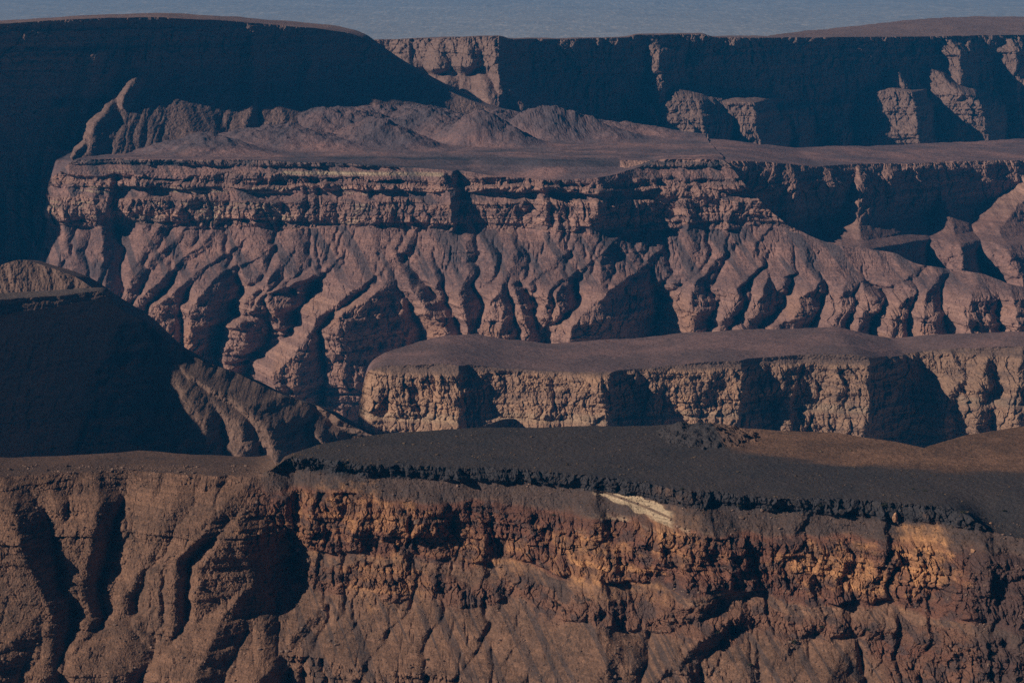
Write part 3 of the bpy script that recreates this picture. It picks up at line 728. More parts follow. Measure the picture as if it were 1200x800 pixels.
def ridge():
    Yr = lin([(-500, 2600), (-100, 3080), (0, 3210), (60, 3280), (125, 3360), (200, 3480), (300, 3560), (420, 3620), (620, 3760), (760, 3800)])
    zk = [-720, -520, -440, -400, -345, -336, -300]
    p1 = [300, 190, 140, 100, 32, 3, 0]
    def base(x, z):
        return Yr(x) - np.interp(z, zk, p1)
    rim = place([(-500, 380, 0), (-100, 356, 0), (0, 351, 0), (60, 346, 0), (100, 342, 0), (122, 341, 0), (128, 350, 0), (140, 362, 0), (180, 380, 0), (220, 400, 0), (256, 414, 0), (326, 438, 0), (388, 457, 0), (405, 463, 0),
                 (427, 472, 0), (467, 480, 0), (500, 484, 0), (530, 485, 0), (569, 483, 0), (595, 483, 0), (606, 486, 0), (616, 501, 0), (700, 520, 0), (780, 540, 0)], base)
    rim.sort(key=lambda p: p[0])
    rx = np.array([p[0] for p in rim]); rz = np.array([p[1] for p in rim])
    zrim = soft(rx, rz, 4.0)
    znoise = lambda x: 1.3 * fbm(x / 14, x * 0 + 8, 4, 55)
    S = [([(150, 380, 6), (170, 395, 40), (205, 425, 95), (245, 452, 140), (290, 476, 180), (312, 500, 205), (322, 530, 225), (330, 560, 240)], 1.75, 2.2),
         ([(225, 445, 110), (258, 472, 160), (282, 495, 195), (288, 520, 215), (282, 550, 230)], 1.8, 1.8), ([(190, 418, 80), (215, 450, 130), (238, 490, 180), (252, 545, 215)], 1.8, 1.2),
         ([(325, 446, 16), (362, 462, 90), (400, 482, 160), (440, 505, 200), (470, 530, 220)], 2.0, 2.0),
         ([(320, 448, 10), (350, 480, 130), (375, 510, 180), (390, 540, 200)], 2.0, 1.8),
         ([(440, 476, 6), (470, 492, 30), (500, 505, 50)], .7, 1.4), ([(500, 484, 4), (520, 495, 24), (540, 505, 30)], .7, 1.4), ([(560, 490, 4), (590, 500, 20)], .7, 1.4)]
    S = [(place(p, base), a, b) for p, a, b in S]
    def face(X, Z):
        w = 7 * fbm(X / 35, Z / 30, 3, 67) + 2.5 * pn(X / 9, Z / 8, 68)
        off = np.zeros_like(X)
        off = add_spurs(off, X, Z, S, 5, 2.0, w, 4)
        xr = sst(xof(400, 3500), xof(440, 3500), X)
        off = off + ridged(X / 24, Z / 20, 3, 84) * 9 * xr
        off = off - erode(off, X, Z, .22, .5, 1.15, .25 + .75 * sst(-345, -400, Z), 2, 5)
        cl = .25 + .35 * xr + .4 * sst(-350, -340, Z)
        return base(X, Z) - off - relief(X, Z, .8, cl, 18, colm=.8, strat=1.3)
    back = lambda x: Yr(x) + np.interp(x, [xof(0, 3130), xof(120, 3300)], [48, 14])
    top = lambda X, Y, ZR, d: ZR - np.where(X > xof(122, 3330), .15, -.01) * d + .8 * fbm(X / 14, Y / 14, 3, 57)
    def at(X, Y, Z, t):
        xr = sst(xof(400, 3500), xof(440, 3500), X)
        return dict(cliff=.25 + .5 * xr, flat=t * .9, cap=.45 * xr * sst(-.2, .2, fbm(X / 20, Z / 9, 3, 58)), warm=0 * X, pale=0 * X)
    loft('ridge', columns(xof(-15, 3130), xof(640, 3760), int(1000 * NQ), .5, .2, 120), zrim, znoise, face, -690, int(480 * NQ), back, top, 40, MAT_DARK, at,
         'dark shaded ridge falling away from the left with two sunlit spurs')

# ------------------------------------------------------------------ front plateau, its red cliffs and the rounded hill on the left
def front():
    Yr = lin([(-500, 1800), (-100, 1920), (0, 1950), (150, 1985), (250, 1975), (320, 1968), (345, 1972), (400, 1948), (500, 1936), (600, 1925), (700, 1897), (760, 1870), (800, 1848), (900, 1832), (1000, 1815), (1100, 1792), (1150, 1776), (1200, 1762), (1500, 1700)])
    zk = [-520, -480, -410, -393, -379, -374, -356, -350, -345, -338, -333, -309, -305, -297, -291, -280]
    pr = [330, 250, 130, 92, 82, 72, 40, 34, 33, 26, 21, 16, 12, 3, 0, 0]
    zk2 = [-520, -480, -400, -384, -380, -362, -340, -325, -312, -305, -299, -280]
    pl = [330, 240, 112, 100, 93, 70, 55, 46, 29, 14, 0, 0]
    xb0, xb1 = xof(262, 1950), xof(315, 1950)
    def bl(x, z):
        return sst(xb0, xb1, x + (z + 290) * -0.28 * -1)
    def base(x, z):
        b = bl(x, z)
        return Yr(x) - (np.interp(z, zk2, pl) * (1 - b) + np.interp(z, zk, pr) * b)
    rim = place([(-500, 575, 0), (-100, 552, 0), (0, 558, 0), (60, 555, 0), (130, 551, 0), (180, 552, 0), (240, 555, 0), (300, 559, 0), (322, 548, 0), (335, 534, 0), (400, 540, 0), (500, 545, 0), (600, 548, 0), (700, 556, 0), (760, 566, 0), (800, 574, 0), (900, 580, 0), (1000, 585, 0), (1100, 592, 0),
                 (1125, 597, 0), (1140, 604, 0), (1155, 620, 0), (1170, 626, 0), (1200, 631, 0), (1500, 660, 0)], base)
    rim.sort(key=lambda p: p[0])
    rx = np.array([p[0] for p in rim]); rz = np.array([p[1] for p in rim])
    sc = .44
    zrim = soft(rx, rz, 4.0)
    def znoise(x):
        r = sst(xof(322, 1950), xof(345, 1950), x)
        return .5 * fbm(x / 10, x * 0 + 8, 4, 65) + r * .8 * np.clip(fbm(x / 2.6, x * 0 + 3, 2, 66), -.5, .5)
    S = [
        # rounded hill: smooth spurs and deep gullies
        ([(5, 560, 4), (14, 590, 14), (18, 620, 22), (28, 650, 26), (45, 690, 28), (60, 720, 30)], .7, 1.5), ([(64, 572, 2), (70, 590, 8), (74, 610, 8)], .9, 1.2),
        ([(112, 562, 6), (118, 590, 16), (110, 620, 22), (104, 650, 24), (98, 690, 26), (110, 720, 26)], .8, 1.9),
        ([(185, 562, 5), (178, 572, 8), (182, 590, 9)], .8, 1.3),
        ([(210, 560, 6), (205, 590, 16), (188, 620, 22), (176, 650, 24), (150, 690, 26), (140, 700, 26)], .6, .6),
        ([(290, 566, 6), (262, 590, 16), (235, 615, 24), (212, 640, 26), (190, 665, 28)], .5, .9),
        ([(245, 618, 24), (222, 640, 30), (206, 655, 30)], .8, 1.8),
        ([(240, 680, 4), (215, 700, 10), (180, 715, 22), (150, 735, 32), (130, 780, 50)], .5, .8), ([(60, 705, 24), (30, 735, 32), (-10, 770, 40)], .5, .6),
        ([(185, 745, 20), (175, 770, 30), (168, 800, 34)], .6, 1.6), ([(60, 760, 34), (58, 800, 42)], .6, 1.6),
        # red cliffs
        ([(306, 574, 0), (290, 590, 8), (275, 615, 16), (258, 640, 22), (232, 665, 26)], .9, .6),
        ([(345, 574, 2), (346, 610, 5), (348, 640, 7)], .35, .5), ([(368, 574, 2), (366, 610, 6), (362, 650, 8)], .4, 1.2),
        ([(425, 578, 1), (422, 620, 5), (418, 655, 8)], .4, .7), ([(438, 600, 2), (446, 625, 8), (450, 648, 11)], .4, 1.4),
        ([(478, 590, 0), (470, 640, 9), (462, 690, 16)], .3, 1.2), ([(510, 585, 3), (520, 600, 5), (512, 660, 10), (506, 690, 14)], .3, 1.2),
        ([(570, 585, 1), (566, 630, 6), (560, 680, 14)], .3, .8), ([(600, 650, 4), (612, 670, 10), (618, 690, 12)], .4, 1.4), ([(655, 655, 4), (640, 680, 10)], .5, 1.3),
        ([(735, 600, 6), (700, 635, 12), (660, 665, 16), (600, 700, 24), (560, 740, 36)], .35, .35),
        ([(795, 600, 6), (770, 625, 12), (765, 650, 16), (740, 670, 20)], .3, .25),
        ([(812, 590, 8), (830, 615, 14), (842, 640, 18), (858, 665, 21), (838, 690, 26), (790, 715, 33), (730, 745, 42), (660, 775, 52), (600, 800, 62)], .35, .9),
        ([(885, 640, 4), (890, 660, 8)], .6, 1.2),
        ([(940, 600, 3), (930, 625, 6), (925, 650, 8), (945, 680, 16), (955, 710, 20)], .5, 1.6), ([(1000, 640, 6), (985, 665, 10), (975, 690, 16), (980, 735, 24)], .35, .8),
        ([(1040, 612, 4), (1034, 640, 8), (1026, 668, 11), (1020, 690, 14)], .5, 3.0), ([(1042, 700, 14), (1045, 735, 26)], .5, 1.8),
        ([(1088, 640, 4), (1085, 700, 12), (1075, 740, 24)], .3, .6), ([(1130, 620, 5), (1128, 640, 8), (1120, 690, 20), (1140, 740, 32)], .4, 1.0),
        ([(1150, 640, 10), (1145, 680, 24), (1142, 720, 34)], .5, 1.5), ([(1195, 690, 14), (1190, 745, 34)], .7, 1.5),
        ([(550, 700, 6), (490, 755, 24), (440, 810, 42)], .35, 1.0), ([(470, 700, 4), (420, 750, 20), (385, 805, 36)], .4, 1.1), ([(400, 685, 4), (340, 750, 24), (290, 810, 44)], .35, 1.2), ([(292, 685, 12), (262, 720, 26), (236, 770, 44), (225, 805, 54)], .5, 1.6), ([(620, 700, 16), (560, 760, 40), (530, 805, 52)], .5, 1.3), ([(1000, 745, 20), (960, 800, 46)], .5, 1.2),
        ([(700, 735, 60), (706, 770, 72), (700, 800, 80)], .7, 1.6), ([(860, 720, 20), (800, 760, 40), (760, 800, 52)], .5, 1.4), ([(950, 730, 16), (900, 780, 34)], .4, .8),
    ]
    S = [(place(p, base), a, b) for p, a, b in S]
    # bays: (u0, u1, z top, z bottom, depth)
    bays = [(306, 336, -340, -300, 8), (392, 410, -334, -310, 4), (455, 470, -332, -308, 4), (516, 548, -326, -304, 8), (575, 596, -352, -326, 6), (632, 672, -336, -308, 9), (636, 656, -354, -336, 6), (690, 705, -350, -338, 4),
            (760, 785, -356, -344, 6), (846, 905, -338, -305, 10), (930, 962, -354, -334, 6), (1032, 1056, -338, -308, 8), (1060, 1080, -366, -350, 6), (1105, 1125, -372, -350, 6), (1146, 1275, -346, -306, 15), (1150, 1185, -392, -352, 8), (975, 990, -326, -306, 4), (600, 612, -320, -306, 4)]
    Yl = lambda q: np.interp(q, [700, 800, 1000, 1100, 1150, 1200], [1905, 1855, 1800, 1775, 1760, 1740])
    def face(X, Z):
        b = bl(X, Z)
        n = 9 * fbm(X / 26, Z / 18, 3, 69)
        low = sst(xof(1020, 1760), xof(1050, 1760), X + n)
        cap = sst(-298.5, -296.5, Z)
        cl = band(Z + n * .6, -334, -308, 1.5) + .8 * band(Z + n, -352, -341, 2) + cap + low * band(Z + n * .4, -372, -348, 2) + .8 * band(Z + .3 * n, -393, -379, 1.5)
        cl = np.clip(cl, .05, 1) * b + (1 - b) * (.12 + .4 * band(Z + n, -305, -300, 2) + .3 * band(Z + n, -330, -322, 2))
        w = 3.6 * fbm(X / 15, Z / 12, 3, 67) + 1.3 * pn(X / 4.5, Z / 4, 68)
        off = np.zeros_like(X)
        off = add_spurs(off, X, Z, S, 1.6, 1.0, w * (.5 + .5 * b), 1.8)
        for (u0, u1, z1, z0, D) in bays:
            xa, xc = xof(u0, Yl(u0)), xof(u1, Yl(u1))
            m = sst(xa - 1.5, xa + 2, X + w * .7) * (1 - sst(xc - D * 1.2, xc + 3, X + w)) * band(Z, z0, z1, 2.5)
            off = off - D * m
        off = off + 5.0 * ridged((X + w) / 20, Z / 40, 3, 85) * b * sst(-300, -308, Z) * (1 - .5 * sst(-345, -360, Z))
        mk = b * (.25 * sst(-299, -308, Z) + .20 * sst(-350, -362, Z)) + (1 - b) * .6 * sst(-300, -312, Z)
        off = off - erode(off + .6 * relief(X, Z, sc, cl, 21), X, Z, .24, .5, 1.1, mk, 3, 8, .6, 2)
        off = off - erode(off, X, Z, .075, .5, 1.4, b * sst(-350, -358, Z), 1, 14, .7, 1)
        off = off + b * cap * (1.2 * ridged(X / 5, Z / 9, 3, 87) + 4.0 * fbm(X / 16, X * 0 + 5, 3, 88))
        return base(X, Z) - off - relief(X, Z, sc, cl, 21, colm=1.35, tal=.62, strat=.9 + 1.5 * (1 - b) + .8 * sst(-355, -370, Z), diag=.8)
    XF = None
    zb = lambda v: 290.0 / (math.tan(PITCH + math.atan((v - 400) / FPX)))
    bk = [(-300, 545), (0, 544), (60, 537), (130, 529), (180, 531), (240, 537), (300, 548), (318, 545), (332, 531), (370, 521), (450, 507), (560, 501), (700, 499), (830, 497), (870, 502), (980, 507), (1050, 518), (1085, 524), (1110, 516), (1140, 508), (1200, 500), (1500, 498)]
    bx = np.array([xof(u, zb(v)) for u, v in bk]); by = np.array([zb(v) for u, v in bk])
    def back(x):
        q = sst(xof(300, 1950), xof(335, 1950), x)
        return (np.interp(x, bx, by) + 3 * fbm(x / 25, x * 0, 3, 71)) * q + (1 - q) * (Yr(x) + 48 + 4 * fbm(x / 25, x * 0, 3, 70))
    HB = [(830, 505, 2040, 26, 45), (800, 503, 2055, 14, 20), (1090, 532, 1985, 40, 25)]
    def top(X, Y, ZR, d):
        r = sst(xof(315, 1950), xof(345, 1950), X)
        n = fbm(X / 40, Y / 60, 4, 72)
        z = ZR + (-290 - ZR) * sst(0, 90, d)
        g = 0
        for (u, v, yy, a, c) in HB[:2]:
            hx, _, hz = P3(u, v, yy)
            q = np.sqrt(((X - hx) / a) ** 2 + ((Y - hy_(yy)) / c) ** 2)
            g = np.maximum(g, 6.5 * np.clip(1 - q + .5 * fbm(X / 6, Y / 9, 4, 73), 0, 1) ** .8)
        z = z + g + (1.0 * n + .25 * fbm(X / 3, Y / 6, 3, 74)) * sst(0, 20, d)
        # rounded shoulder of the left hill
        z = np.where(r < 1, z * r + (1 - r) * (ZR + .11 * d - .0011 * d * d + n * .8 * sst(0, 20, d)), z)
        # brown swells at the back of the plateau
        e = sst(xof(880, 2000), xof(960, 2000), X) * sst(1925, 2010, Y)
        return z + e * 1.0 * pn(X / 60, Y / 40, 75)
    hy_ = lambda v: v
    def attrs(X, Y, Z, istop):
        b = bl(X, Z)
        n = 9 * fbm(X / 26, Z / 18, 3, 69); low = sst(xof(1020, 1760), xof(1050, 1760), X + n)
        n2 = fbm(X / 7, Z / 4, 4, 94)
        cl = np.clip(band(Z + n * .6, -336, -306, 1.2) + .55 * band(Z + n, -353, -341, 2) + .6 * low * band(Z, -374, -350, 2), 0, 1) * b * (1 - istop)
        up = sst(-308, -304, Z + n * .6)                       # dark volcanic layer below the rim
        cap = up * b * (.72 + .28 * sst(-299, -296.5, Z)) * (1 - istop)
        cap = np.maximum(cap, b * (1 - istop) * (.6) * sst(.02, .22, np.where(cl > .3, fbm(X / 9, Z / 6, 5, 103), fbm((X + .8 * Z) / 5, Z / 45, 4, 104)))) 
        dk_r = sst(xof(1125, 1750), xof(1150, 1740), X + n) * (1 - istop) * .6
        cap = np.maximum(cap, dk_r)
        # plateau: black gravel at the front, brown ground at the back right and on the left hill
        yb = np.interp(X, [xof(780, 2000), xof(860, 1960), xof(1000, 1930), xof(1200, 1920)], [2300, 1985, 1925, 1905])
        brown = sst(-12, 12, Y - yb + 26 * fbm(X / 40, Y / 30, 4, 99))
        leftb = 1 - sst(xof(318, 1950), xof(350, 1950), X + 8 * n2)
        brown = np.maximum(brown, leftb) * istop
        flat = istop * (1 - brown)
        topdull = istop * leftb * .45
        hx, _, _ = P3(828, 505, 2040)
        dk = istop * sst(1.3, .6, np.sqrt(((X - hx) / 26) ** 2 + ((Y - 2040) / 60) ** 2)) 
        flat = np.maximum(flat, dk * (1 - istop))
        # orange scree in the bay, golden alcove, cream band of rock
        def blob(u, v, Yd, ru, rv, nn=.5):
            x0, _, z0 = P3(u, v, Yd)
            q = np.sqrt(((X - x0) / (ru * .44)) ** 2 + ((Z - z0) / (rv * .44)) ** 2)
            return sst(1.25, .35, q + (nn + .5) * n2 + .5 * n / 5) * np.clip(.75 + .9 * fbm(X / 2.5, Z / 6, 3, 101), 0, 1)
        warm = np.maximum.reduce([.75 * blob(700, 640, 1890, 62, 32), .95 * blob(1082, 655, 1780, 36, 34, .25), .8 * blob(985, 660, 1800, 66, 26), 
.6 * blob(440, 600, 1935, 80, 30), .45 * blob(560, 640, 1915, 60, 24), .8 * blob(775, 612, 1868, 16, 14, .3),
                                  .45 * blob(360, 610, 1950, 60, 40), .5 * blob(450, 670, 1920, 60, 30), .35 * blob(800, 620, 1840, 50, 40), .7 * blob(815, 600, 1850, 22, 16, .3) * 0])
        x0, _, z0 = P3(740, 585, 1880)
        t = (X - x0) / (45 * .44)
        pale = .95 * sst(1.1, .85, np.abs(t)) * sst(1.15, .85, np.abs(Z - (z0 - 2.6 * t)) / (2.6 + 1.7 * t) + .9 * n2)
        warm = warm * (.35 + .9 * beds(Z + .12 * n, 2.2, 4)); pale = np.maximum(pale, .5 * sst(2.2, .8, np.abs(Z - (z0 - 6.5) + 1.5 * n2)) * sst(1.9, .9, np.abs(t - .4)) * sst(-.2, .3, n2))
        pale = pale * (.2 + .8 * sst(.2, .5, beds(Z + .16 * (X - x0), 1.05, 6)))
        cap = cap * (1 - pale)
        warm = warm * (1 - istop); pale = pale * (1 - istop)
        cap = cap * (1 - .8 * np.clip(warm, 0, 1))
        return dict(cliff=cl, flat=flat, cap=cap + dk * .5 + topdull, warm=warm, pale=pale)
    cols = columns(xof(-8, 1950), xof(1215, 1760), int(1750 * NQ), .5, .9, 260)
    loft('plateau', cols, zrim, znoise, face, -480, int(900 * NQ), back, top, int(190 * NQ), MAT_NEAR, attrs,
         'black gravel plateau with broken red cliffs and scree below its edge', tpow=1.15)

# ------------------------------------------------------------------ loose rocks and shrubs on the front slopes
def front_points():
    X, Y, Z = SURF['plateau']
    X, Y, Z = X.ravel(), Y.ravel(), Z.ravel()
    cz = Y * CP - Z * SP
    u = 600 + FPX * X / cz; v = 400 - FPX * (Y * SP + Z * CP) / cz
    return X, Y, Z, u, v

def rock_shape(rs, size, flat=.75, sub=1):
    """an angular weathered block: a cut sphere squashed and chipped"""
    import bmesh
    bm = bmesh.new(); bmesh.ops.create_icosphere(bm, subdivisions=sub + 1, radius=1)
    sx, sy, sz = rs.uniform(.8, 1.25), rs.uniform(.75, 1.15), flat * rs.uniform(.8, 1.25)
    cuts = [(rs.normal(size=3), rs.uniform(.55, .85)) for _ in range(7)]
    cuts = [(c / np.linalg.norm(c), d) for c, d in cuts]
    for v in bm.verts:
        p = np.array(v.co)
        for c, d in cuts:
            e = p @ c
            if e > d: p = p - c * (e - d)
        p = p * (1 + rs.uniform(-.05, .05))
        v.co = (p[0] * sx * size, p[1] * sy * size, (p[2] * sz + .35) * size)
    return bm

def boulders():
    X, Y, Z, u, v = front_points()
    def at(pu, pv):
        m = np.where((np.abs(u - pu) < 1.3) & (np.abs(v - pv) < 1.3))[0]
        k = m[np.argmin(Y[m])]
        return X[k], Y[k], Z[k]
    rs = np.random.default_rng(5)
    L = [(1050, 606, 2.1, 1.9, 'pinnacle', 'pale orange pinnacle of rock standing up just below the black rim', 'pinnacle', 'warm'),
         (1140, 645, 2.6, 1.0, 'boulder', 'reddish block at the corner where the black rim steps down', 'boulder', 'warm'),
         (1161, 612, 1.3, .7, 'boulder', 'small pale block lying on the black gravel above the rim corner', 'boulder', 'warm'),
         (985, 601, 3.0, 1.0, 'boulder', 'broad dark boulder slumped under the black rim, left of the pale pinnacle', 'boulder', 'dark'),
         (1010, 603, 2.5, 1.1, 'boulder', 'dark squarish boulder between the broad boulder and the pale pinnacle', 'boulder', 'dark'),
         (1022, 600, 1.9, .9, 'boulder', 'small dark boulder leaning beside the pale pinnacle', 'boulder', 'dark'),
         (1078, 602, 2.6, 1.1, 'boulder', 'tall dark boulder just right of the pale pinnacle', 'boulder', 'dark'),
         (1100, 604, 2.2, .9, 'boulder', 'rounded dark boulder halfway between the pinnacle and the rim corner', 'boulder', 'dark'),
         (1122, 612, 2.4, .9, 'boulder', 'dark boulder nearest the corner of the black rim', 'boulder', 'dark'),
         (968, 600, 2.0, .9, 'boulder', 'leftmost dark boulder of the row slumped under the rim', 'boulder', 'dark'),
         (808, 583, 2.4, 1.1, 'boulder', 'dark block standing right of the cream rock band', 'boulder', 'dark'),
         (865, 684, 1.6, .9, 'boulder', 'lone dark boulder lying on the scree below the central spur', 'boulder', 'dark')]
    for (pu, pv, sz, fl, nm, lab, cat, m) in L:
        x, y, z = at(pu, pv)
        bm = rock_shape(rs, sz * .62, fl, 2)
        me = bpy.data.meshes.new(nm); bm.to_mesh(me); bm.free()
        me.materials.append(MAT_BOULDER if m == 'dark' else MAT_PALE)
        o = bpy.data.objects.new(nm, me); COL.objects.link(o)
        o.location = (x, y, z - .25 * sz * .62); o.rotation_euler = (rs.uniform(-.15, .15), rs.uniform(-.15, .15), rs.uniform(0, 6))
        o['label'] = lab; o['category'] = cat
        if cat == 'boulder' and m == 'dark': o['group'] = 'dark boulders along the black rim'
    # rubble: thousands of fist-to-car sized stones nobody could count
    ok = np.where((v > 545) & (v < 810) & (u > -40) & (u < 1240) & (Z < -297))[0]
    sel = rs.choice(ok, 16000, replace=False)
    protos = []
    for k in range(6):
        bm = rock_shape(rs, 1.0, .7, 0); bm.verts.ensure_lookup_table()
        protos.append((np.array([w.co[:] for w in bm.verts]), np.array([[w.index for w in f.verts] for f in bm.faces]))); bm.free()
    clus = fbm(X[sel] / 18, Z[sel] / 14, 3, 111)
    V = []; F = []; nv = 0
    for q, k in enumerate(sel):
        if clus[q] < rs.uniform(-.35, .1): continue
        pv_, pf = protos[q % 6]
        sz = .22 * math.exp(abs(rs.normal()) * .62)
        a = rs.uniform(0, 6.28); c_, s_ = math.cos(a), math.sin(a)
        P = pv_ * sz
        P = np.stack([P[:, 0] * c_ - P[:, 1] * s_, P[:, 0] * s_ + P[:, 1] * c_, P[:, 2]], -1) + (X[k], Y[k], Z[k] - .1 * sz)
        V.append(P); F.append(pf + nv); nv += len(P)
    V = np.concatenate(V); F = np.concatenate(F)
    me = bpy.data.meshes.new('rubble'); me.from_pydata(V.tolist(), [], F.tolist()); me.update(); me.materials.append(MAT_RUBBLE)
    o = bpy.data.objects.new('rubble', me); COL.objects.link(o); o['kind'] = 'stuff'; o['label'] = 'loose stones strewn over the ledges and scree of the front cliff'
    # low scrub and cinders on the black gravel
    ok = np.where((v > 494) & (v < 632) & (u > 300) & (u < 1230) & (Z > -300.5))[0]
    sel = rs.choice(ok, 7000, replace=False)
    clus = fbm(X[sel] / 22, Y[sel] / 30, 3, 113)
    V = []; F = []; nv = 0
    for q, k in enumerate(sel):
        if clus[q] < rs.uniform(-.3, .3): continue
        pv_, pf = protos[q % 6]
        sz = .17 * math.exp(abs(rs.normal()) * .55)
        P = pv_ * (sz * 1.2, sz * 1.2, sz) + rs.normal(size=pv_.shape) * sz * .12 + (X[k], Y[k], Z[k] - .1 * sz)
        V.append(P); F.append(pf + nv); nv += len(P)
    V = np.concatenate(V); F = np.concatenate(F)
    me = bpy.data.meshes.new('scrub'); me.from_pydata(V.tolist(), [], F.tolist()); me.update(); me.materials.append(MAT_SCRUB)
    o = bpy.data.objects.new('scrub', me); COL.objects.link(o); o['kind'] = 'stuff'; o['label'] = 'sparse low scrub dotted over the black gravel plateau'
    # shrubs: dry desert bushes, each a tuft of small leaves on a few stems
    spots = [(962, 592, 1.7), (1036, 592, 1.9), (1128, 600, 1.6), (650, 603, 1.2), (866, 592, 1.5), (800, 572, 1.2), (1176, 598, 1.2), (930, 752, 1.7), (1017, 738, 1.4), (964, 735, 1.3),
             (362, 627, 1.1), (312, 682, 1.5), (318, 696, 1.4), (362, 675, 1.2), (300, 700, 1.0), (655, 708, 1.2), (690, 702, 1.1), (610, 690, 1.0), (405, 545, 1.3), (345, 536, 1.0), (880, 778, 1.5), (842, 742, 1.2), (500, 772, 1.1), (1085, 574, 1.1), (1070, 572, .9)]
    protos = []
    for k in range(3):
        vs = []; fs = []
        for a in range(7):          # stems
            th = rs.uniform(0, 6.28); r = rs.uniform(.3, .8); h = rs.uniform(.6, 1.0)
            b = len(vs)
            for (px, py, pz, w) in ((0, 0, -.1, .05), (r * math.cos(th), r * math.sin(th), h, .02)):
                for i in range(3): vs.append((px + w * math.cos(i * 2.1), py + w * math.sin(i * 2.1), pz))
            for i in range(3): fs.append((b + i, b + (i + 1) % 3, b + 3 + (i + 1) % 3, b + 3 + i))
        ns = len(fs)
        vl = []; fl_ = []
        for a in range(420):
            d = rs.normal(size=3); d /= np.linalg.norm(d)
            p = d * rs.uniform(.45, 1.0) * np.array([1, 1, .75]) * (1 + .25 * math.sin(5 * d[0] + k) * math.cos(4 * d[1])); p[2] = abs(p[2]) * .9 + .15
            t1 = rs.normal(size=3) * .09; t2 = rs.normal(size=3) * .09
            b = len(vl); vl += [tuple(p), tuple(p + t1), tuple(p + t1 + t2), tuple(p + t2)]; fl_.append((b, b + 1, b + 2, b + 3))
        m1 = bpy.data.meshes.new('foliage'); m1.from_pydata(vl, [], fl_); m1.update(); m1.materials.append(MAT_SHRUB)
        m2 = bpy.data.meshes.new('stem'); m2.from_pydata(vs, [], fs); m2.update(); m2.materials.append(MAT_BOULDER)
        protos.append((m1, m2))
    for q, (pu, pv, sz) in enumerate(spots):
        x, y, z = at(pu, pv)
        e = bpy.data.objects.new('shrub', None); COL.objects.link(e); e.location = (x, y, z); e.rotation_euler = (0, 0, rs.uniform(0, 6)); e.scale = (sz, sz, sz * rs.uniform(.8, 1.1))
        e.empty_display_size = .2
        e['category'] = 'shrub'; e['group'] = 'dry shrubs on the front cliff'; e['label'] = 'low dry olive shrub growing on the stony front cliff'
        for nm, mm in zip(('foliage', 'stem'), protos[q % 3]):
            o = bpy.data.objects.new(nm, mm); COL.objects.link(o); o.parent = e

def plain_rock(name, a, b, sc):
    m, nt = new_mat(name); N, L = nt.nodes, nt.links
    g = N.new('ShaderNodeNewGeometry'); n = N.new('ShaderNodeTexNoise'); n.inputs['Scale'].default_value = sc; n.inputs['Detail'].default_value = 5; L.new(g.outputs['Position'], n.inputs['Vector'])
    r = N.new('ShaderNodeValToRGB'); L.new(n.outputs['Fac'], r.inputs['Fac'])
    r.color_ramp.elements[0].position = .35; r.color_ramp.elements[1].position = .65
    r.color_ramp.elements[0].color = (*a, 1); r.color_ramp.elements[1].color = (*b, 1)
    p = N.new('ShaderNodeBsdfPrincipled'); L.new(r.outputs['Color'], p.inputs['Base Color']); p.inputs['Roughness'].default_value = .95; p.inputs['Specular IOR Level'].default_value = .1
    bp = N.new('ShaderNodeBump'); bp.inputs['Distance'].default_value = .4; L.new(n.outputs['Fac'], bp.inputs['Height']); L.new(bp.outputs['Normal'], p.inputs['Normal'])
    o = N.new('ShaderNodeOutputMaterial'); L.new(p.outputs['BSDF'], o.inputs['Surface'])
    return m
MAT_BOULDER = plain_rock('dark_basalt', (.03, .027, .028), (.075, .06, .055), .8)
MAT_PALE = plain_rock('orange_rock', (.28, .14, .08), (.50, .28, .16), .8)
MAT_RUBBLE = plain_rock('scree_stone', (.08, .05, .038), (.30, .19, .14), .12)
MAT_SCRUB = plain_rock('dry_scrub', (.035, .028, .024), (.20, .13, .08), .09)
MAT_SHRUB = plain_rock('dry_leaves', (.035, .035, .02), (.09, .08, .045), 1.5)

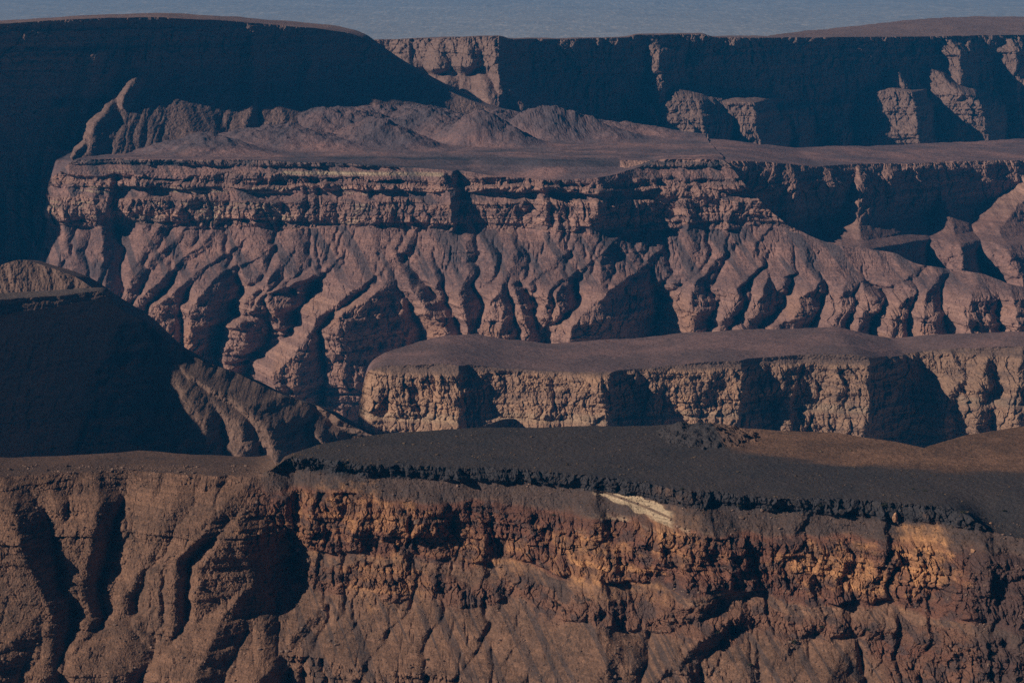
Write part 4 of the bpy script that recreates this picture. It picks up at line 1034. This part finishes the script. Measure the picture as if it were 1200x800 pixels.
# ------------------------------------------------------------------ ground: canyon floor and the plain beyond, to the horizon
def ground():
    m, nt = new_mat('plain_ground'); N, L = nt.nodes, nt.links
    geo = N.new('ShaderNodeNewGeometry')
    def nz(sx, sy, d=5, r=.6, dist=0):
        mp = N.new('ShaderNodeMapping'); mp.inputs['Scale'].default_value = (1 / sx, 1 / sy, 1)
        L.new(geo.outputs['Position'], mp.inputs['Vector'])
        n = N.new('ShaderNodeTexNoise'); n.inputs['Scale'].default_value = 1; n.inputs['Detail'].default_value = d; n.inputs['Roughness'].default_value = r
        n.inputs['Distortion'].default_value = dist
        L.new(mp.outputs['Vector'], n.inputs['Vector']); return n.outputs['Fac']
    def ramp(f, stops):
        r = N.new('ShaderNodeValToRGB'); L.new(f, r.inputs['Fac'])
        e = r.color_ramp.elements
        while len(e) < len(stops): e.new(.5)
        for el, (p, c) in zip(e, stops): el.position = p; el.color = (*c, 1)
        return r.outputs['Color']
    def mixc(f, a, b, mode):
        n = N.new('ShaderNodeMix'); n.data_type = 'RGBA'; n.blend_type = mode
        if isinstance(f, float): n.inputs['Factor'].default_value = f
        else: L.new(f, n.inputs['Factor'])
        L.new(a, [i for i in n.inputs if i.name == 'A' and i.type == 'RGBA'][0]); L.new(b, [i for i in n.inputs if i.name == 'B' and i.type == 'RGBA'][0])
        return [o for o in n.outputs if o.type == 'RGBA'][0]
    a = ramp(nz(500, 2600, 6, .68, .2), [(.30, (.36, .30, .26)), (.52, (.42, .36, .31)), (.70, (.52, .44, .38))])
    s = ramp(nz(30, 650, 6, .85), [(.36, (.74, .75, .76)), (.54, (1.0, 1.0, 1.0)), (.66, (1.7, 1.6, 1.45))])
    c = mixc(1.0, a, s, 'MULTIPLY')
    b = N.new('ShaderNodeBsdfPrincipled'); L.new(c, b.inputs['Base Color']); b.inputs['Roughness'].default_value = 1; b.inputs['Specular IOR Level'].default_value = 0
    o = N.new('ShaderNodeOutputMaterial'); L.new(b.outputs['BSDF'], o.inputs['Surface'])
    n = 260
    t = np.linspace(0, 1, n)
    ys = 200 + 90000 * t ** 2.2
    xs = np.linspace(-1, 1, 200)
    xs = np.sign(xs) * np.abs(xs) ** 1.6 * 45000
    X, Y = np.meshgrid(xs, ys)
    Z = -695 + 14 * fbm(X / 2500, Y / 2500, 4, 88) * sst(8000, 11000, Y)
    grid_mesh('ground', X[::-1], Y[::-1], Z[::-1], m, None, True, 'wide hazy desert plain beyond the canyon and its shaded floor')

# ------------------------------------------------------------------ haze, light, camera
def haze():
    me = bpy.data.meshes.new('haze')
    x0, x1, y0, y1, z0, z1 = -46000, 46000, -300, 91000, -730, 6
    v = [(x0, y0, z0), (x1, y0, z0), (x1, y1, z0), (x0, y1, z0), (x0, y0, z1), (x1, y0, z1), (x1, y1, z1), (x0, y1, z1)]
    f = [(0, 3, 2, 1), (4, 5, 6, 7), (0, 1, 5, 4), (1, 2, 6, 5), (2, 3, 7, 6), (3, 0, 4, 7)]
    me.from_pydata(v, [], f); me.update()
    m, nt = new_mat('haze_air')
    p = nt.nodes.new('ShaderNodeVolumePrincipled')
    p.inputs['Color'].default_value = HAZE_COL
    p.inputs['Density'].default_value = HAZE
    p.inputs['Anisotropy'].default_value = 0.0
    o = nt.nodes.new('ShaderNodeOutputMaterial'); nt.links.new(p.outputs['Volume'], o.inputs['Volume'])
    me.materials.append(m)
    ob = bpy.data.objects.new('haze', me); COL.objects.link(ob)
    ob['kind'] = 'stuff'; ob['label'] = 'blue haze filling the canyon and the plain'

HAZE = 2.65e-5
HAZE_COL = (0.03, 0.43, 1.0, 1)
SUN_EL, SUN_AZ = 28.0, 21.0      # azimuth: degrees from due left towards the viewer

def light():
    w = bpy.data.worlds.new('World'); SC.world = w; w.use_nodes = True
    nt = w.node_tree; bg = nt.nodes['Background']
    sky = nt.nodes.new('ShaderNodeTexSky'); sky.sky_type = 'NISHITA'; sky.sun_disc = False
    sky.sun_elevation = R(SUN_EL)
    to_sun = (-math.cos(R(SUN_AZ)), -math.sin(R(SUN_AZ)))
    sky.air_density = 0.2; sky.dust_density = 0.2; sky.ozone_density = 8.0
    sky.sun_rotation = math.atan2(to_sun[0], to_sun[1])
    nt.links.new(sky.outputs['Color'], bg.inputs['Color']); bg.inputs['Strength'].default_value = 0.05
    l = bpy.data.lights.new('sun', 'SUN'); l.energy = 5.0; l.angle = R(.5); l.color = (1.0, .90, .77)
    o = bpy.data.objects.new('sun', l); COL.objects.link(o)
    from mathutils import Vector
    d = Vector((to_sun[0] * math.cos(R(SUN_EL)), to_sun[1] * math.cos(R(SUN_EL)), math.sin(R(SUN_EL))))
    o.rotation_euler = d.to_track_quat('Z', 'Y').to_euler()
    o.location = (0, 0, 100)

def camera():
    c = bpy.data.cameras.new('camera'); o = bpy.data.objects.new('camera', c); COL.objects.link(o)
    c.sensor_width = 36; c.sensor_fit = 'HORIZONTAL'; c.lens = 18 / math.tan(R(8.0))
    c.clip_start = 1; c.clip_end = 200000
    o.location = (0, 0, 0); o.rotation_euler = (R(90) - PITCH, 0, 0)
    SC.camera = o

far_rim(); butte(); terraced_wall(); recess_wall(); mesa(); cone(); ridge(); front(); boulders(); ground()
haze(); light(); camera()
SC.view_settings.view_transform = 'Standard'; SC.view_settings.look = 'None'
SC.view_settings.exposure = -0.22; SC.view_settings.gamma = 1
SC.view_settings.use_curve_mapping = False
SC.render.engine = 'CYCLES'
SC.cycles.max_bounces = 3; SC.cycles.diffuse_bounces = 1; SC.cycles.volume_bounces = 0
SC.cycles.use_denoising = False
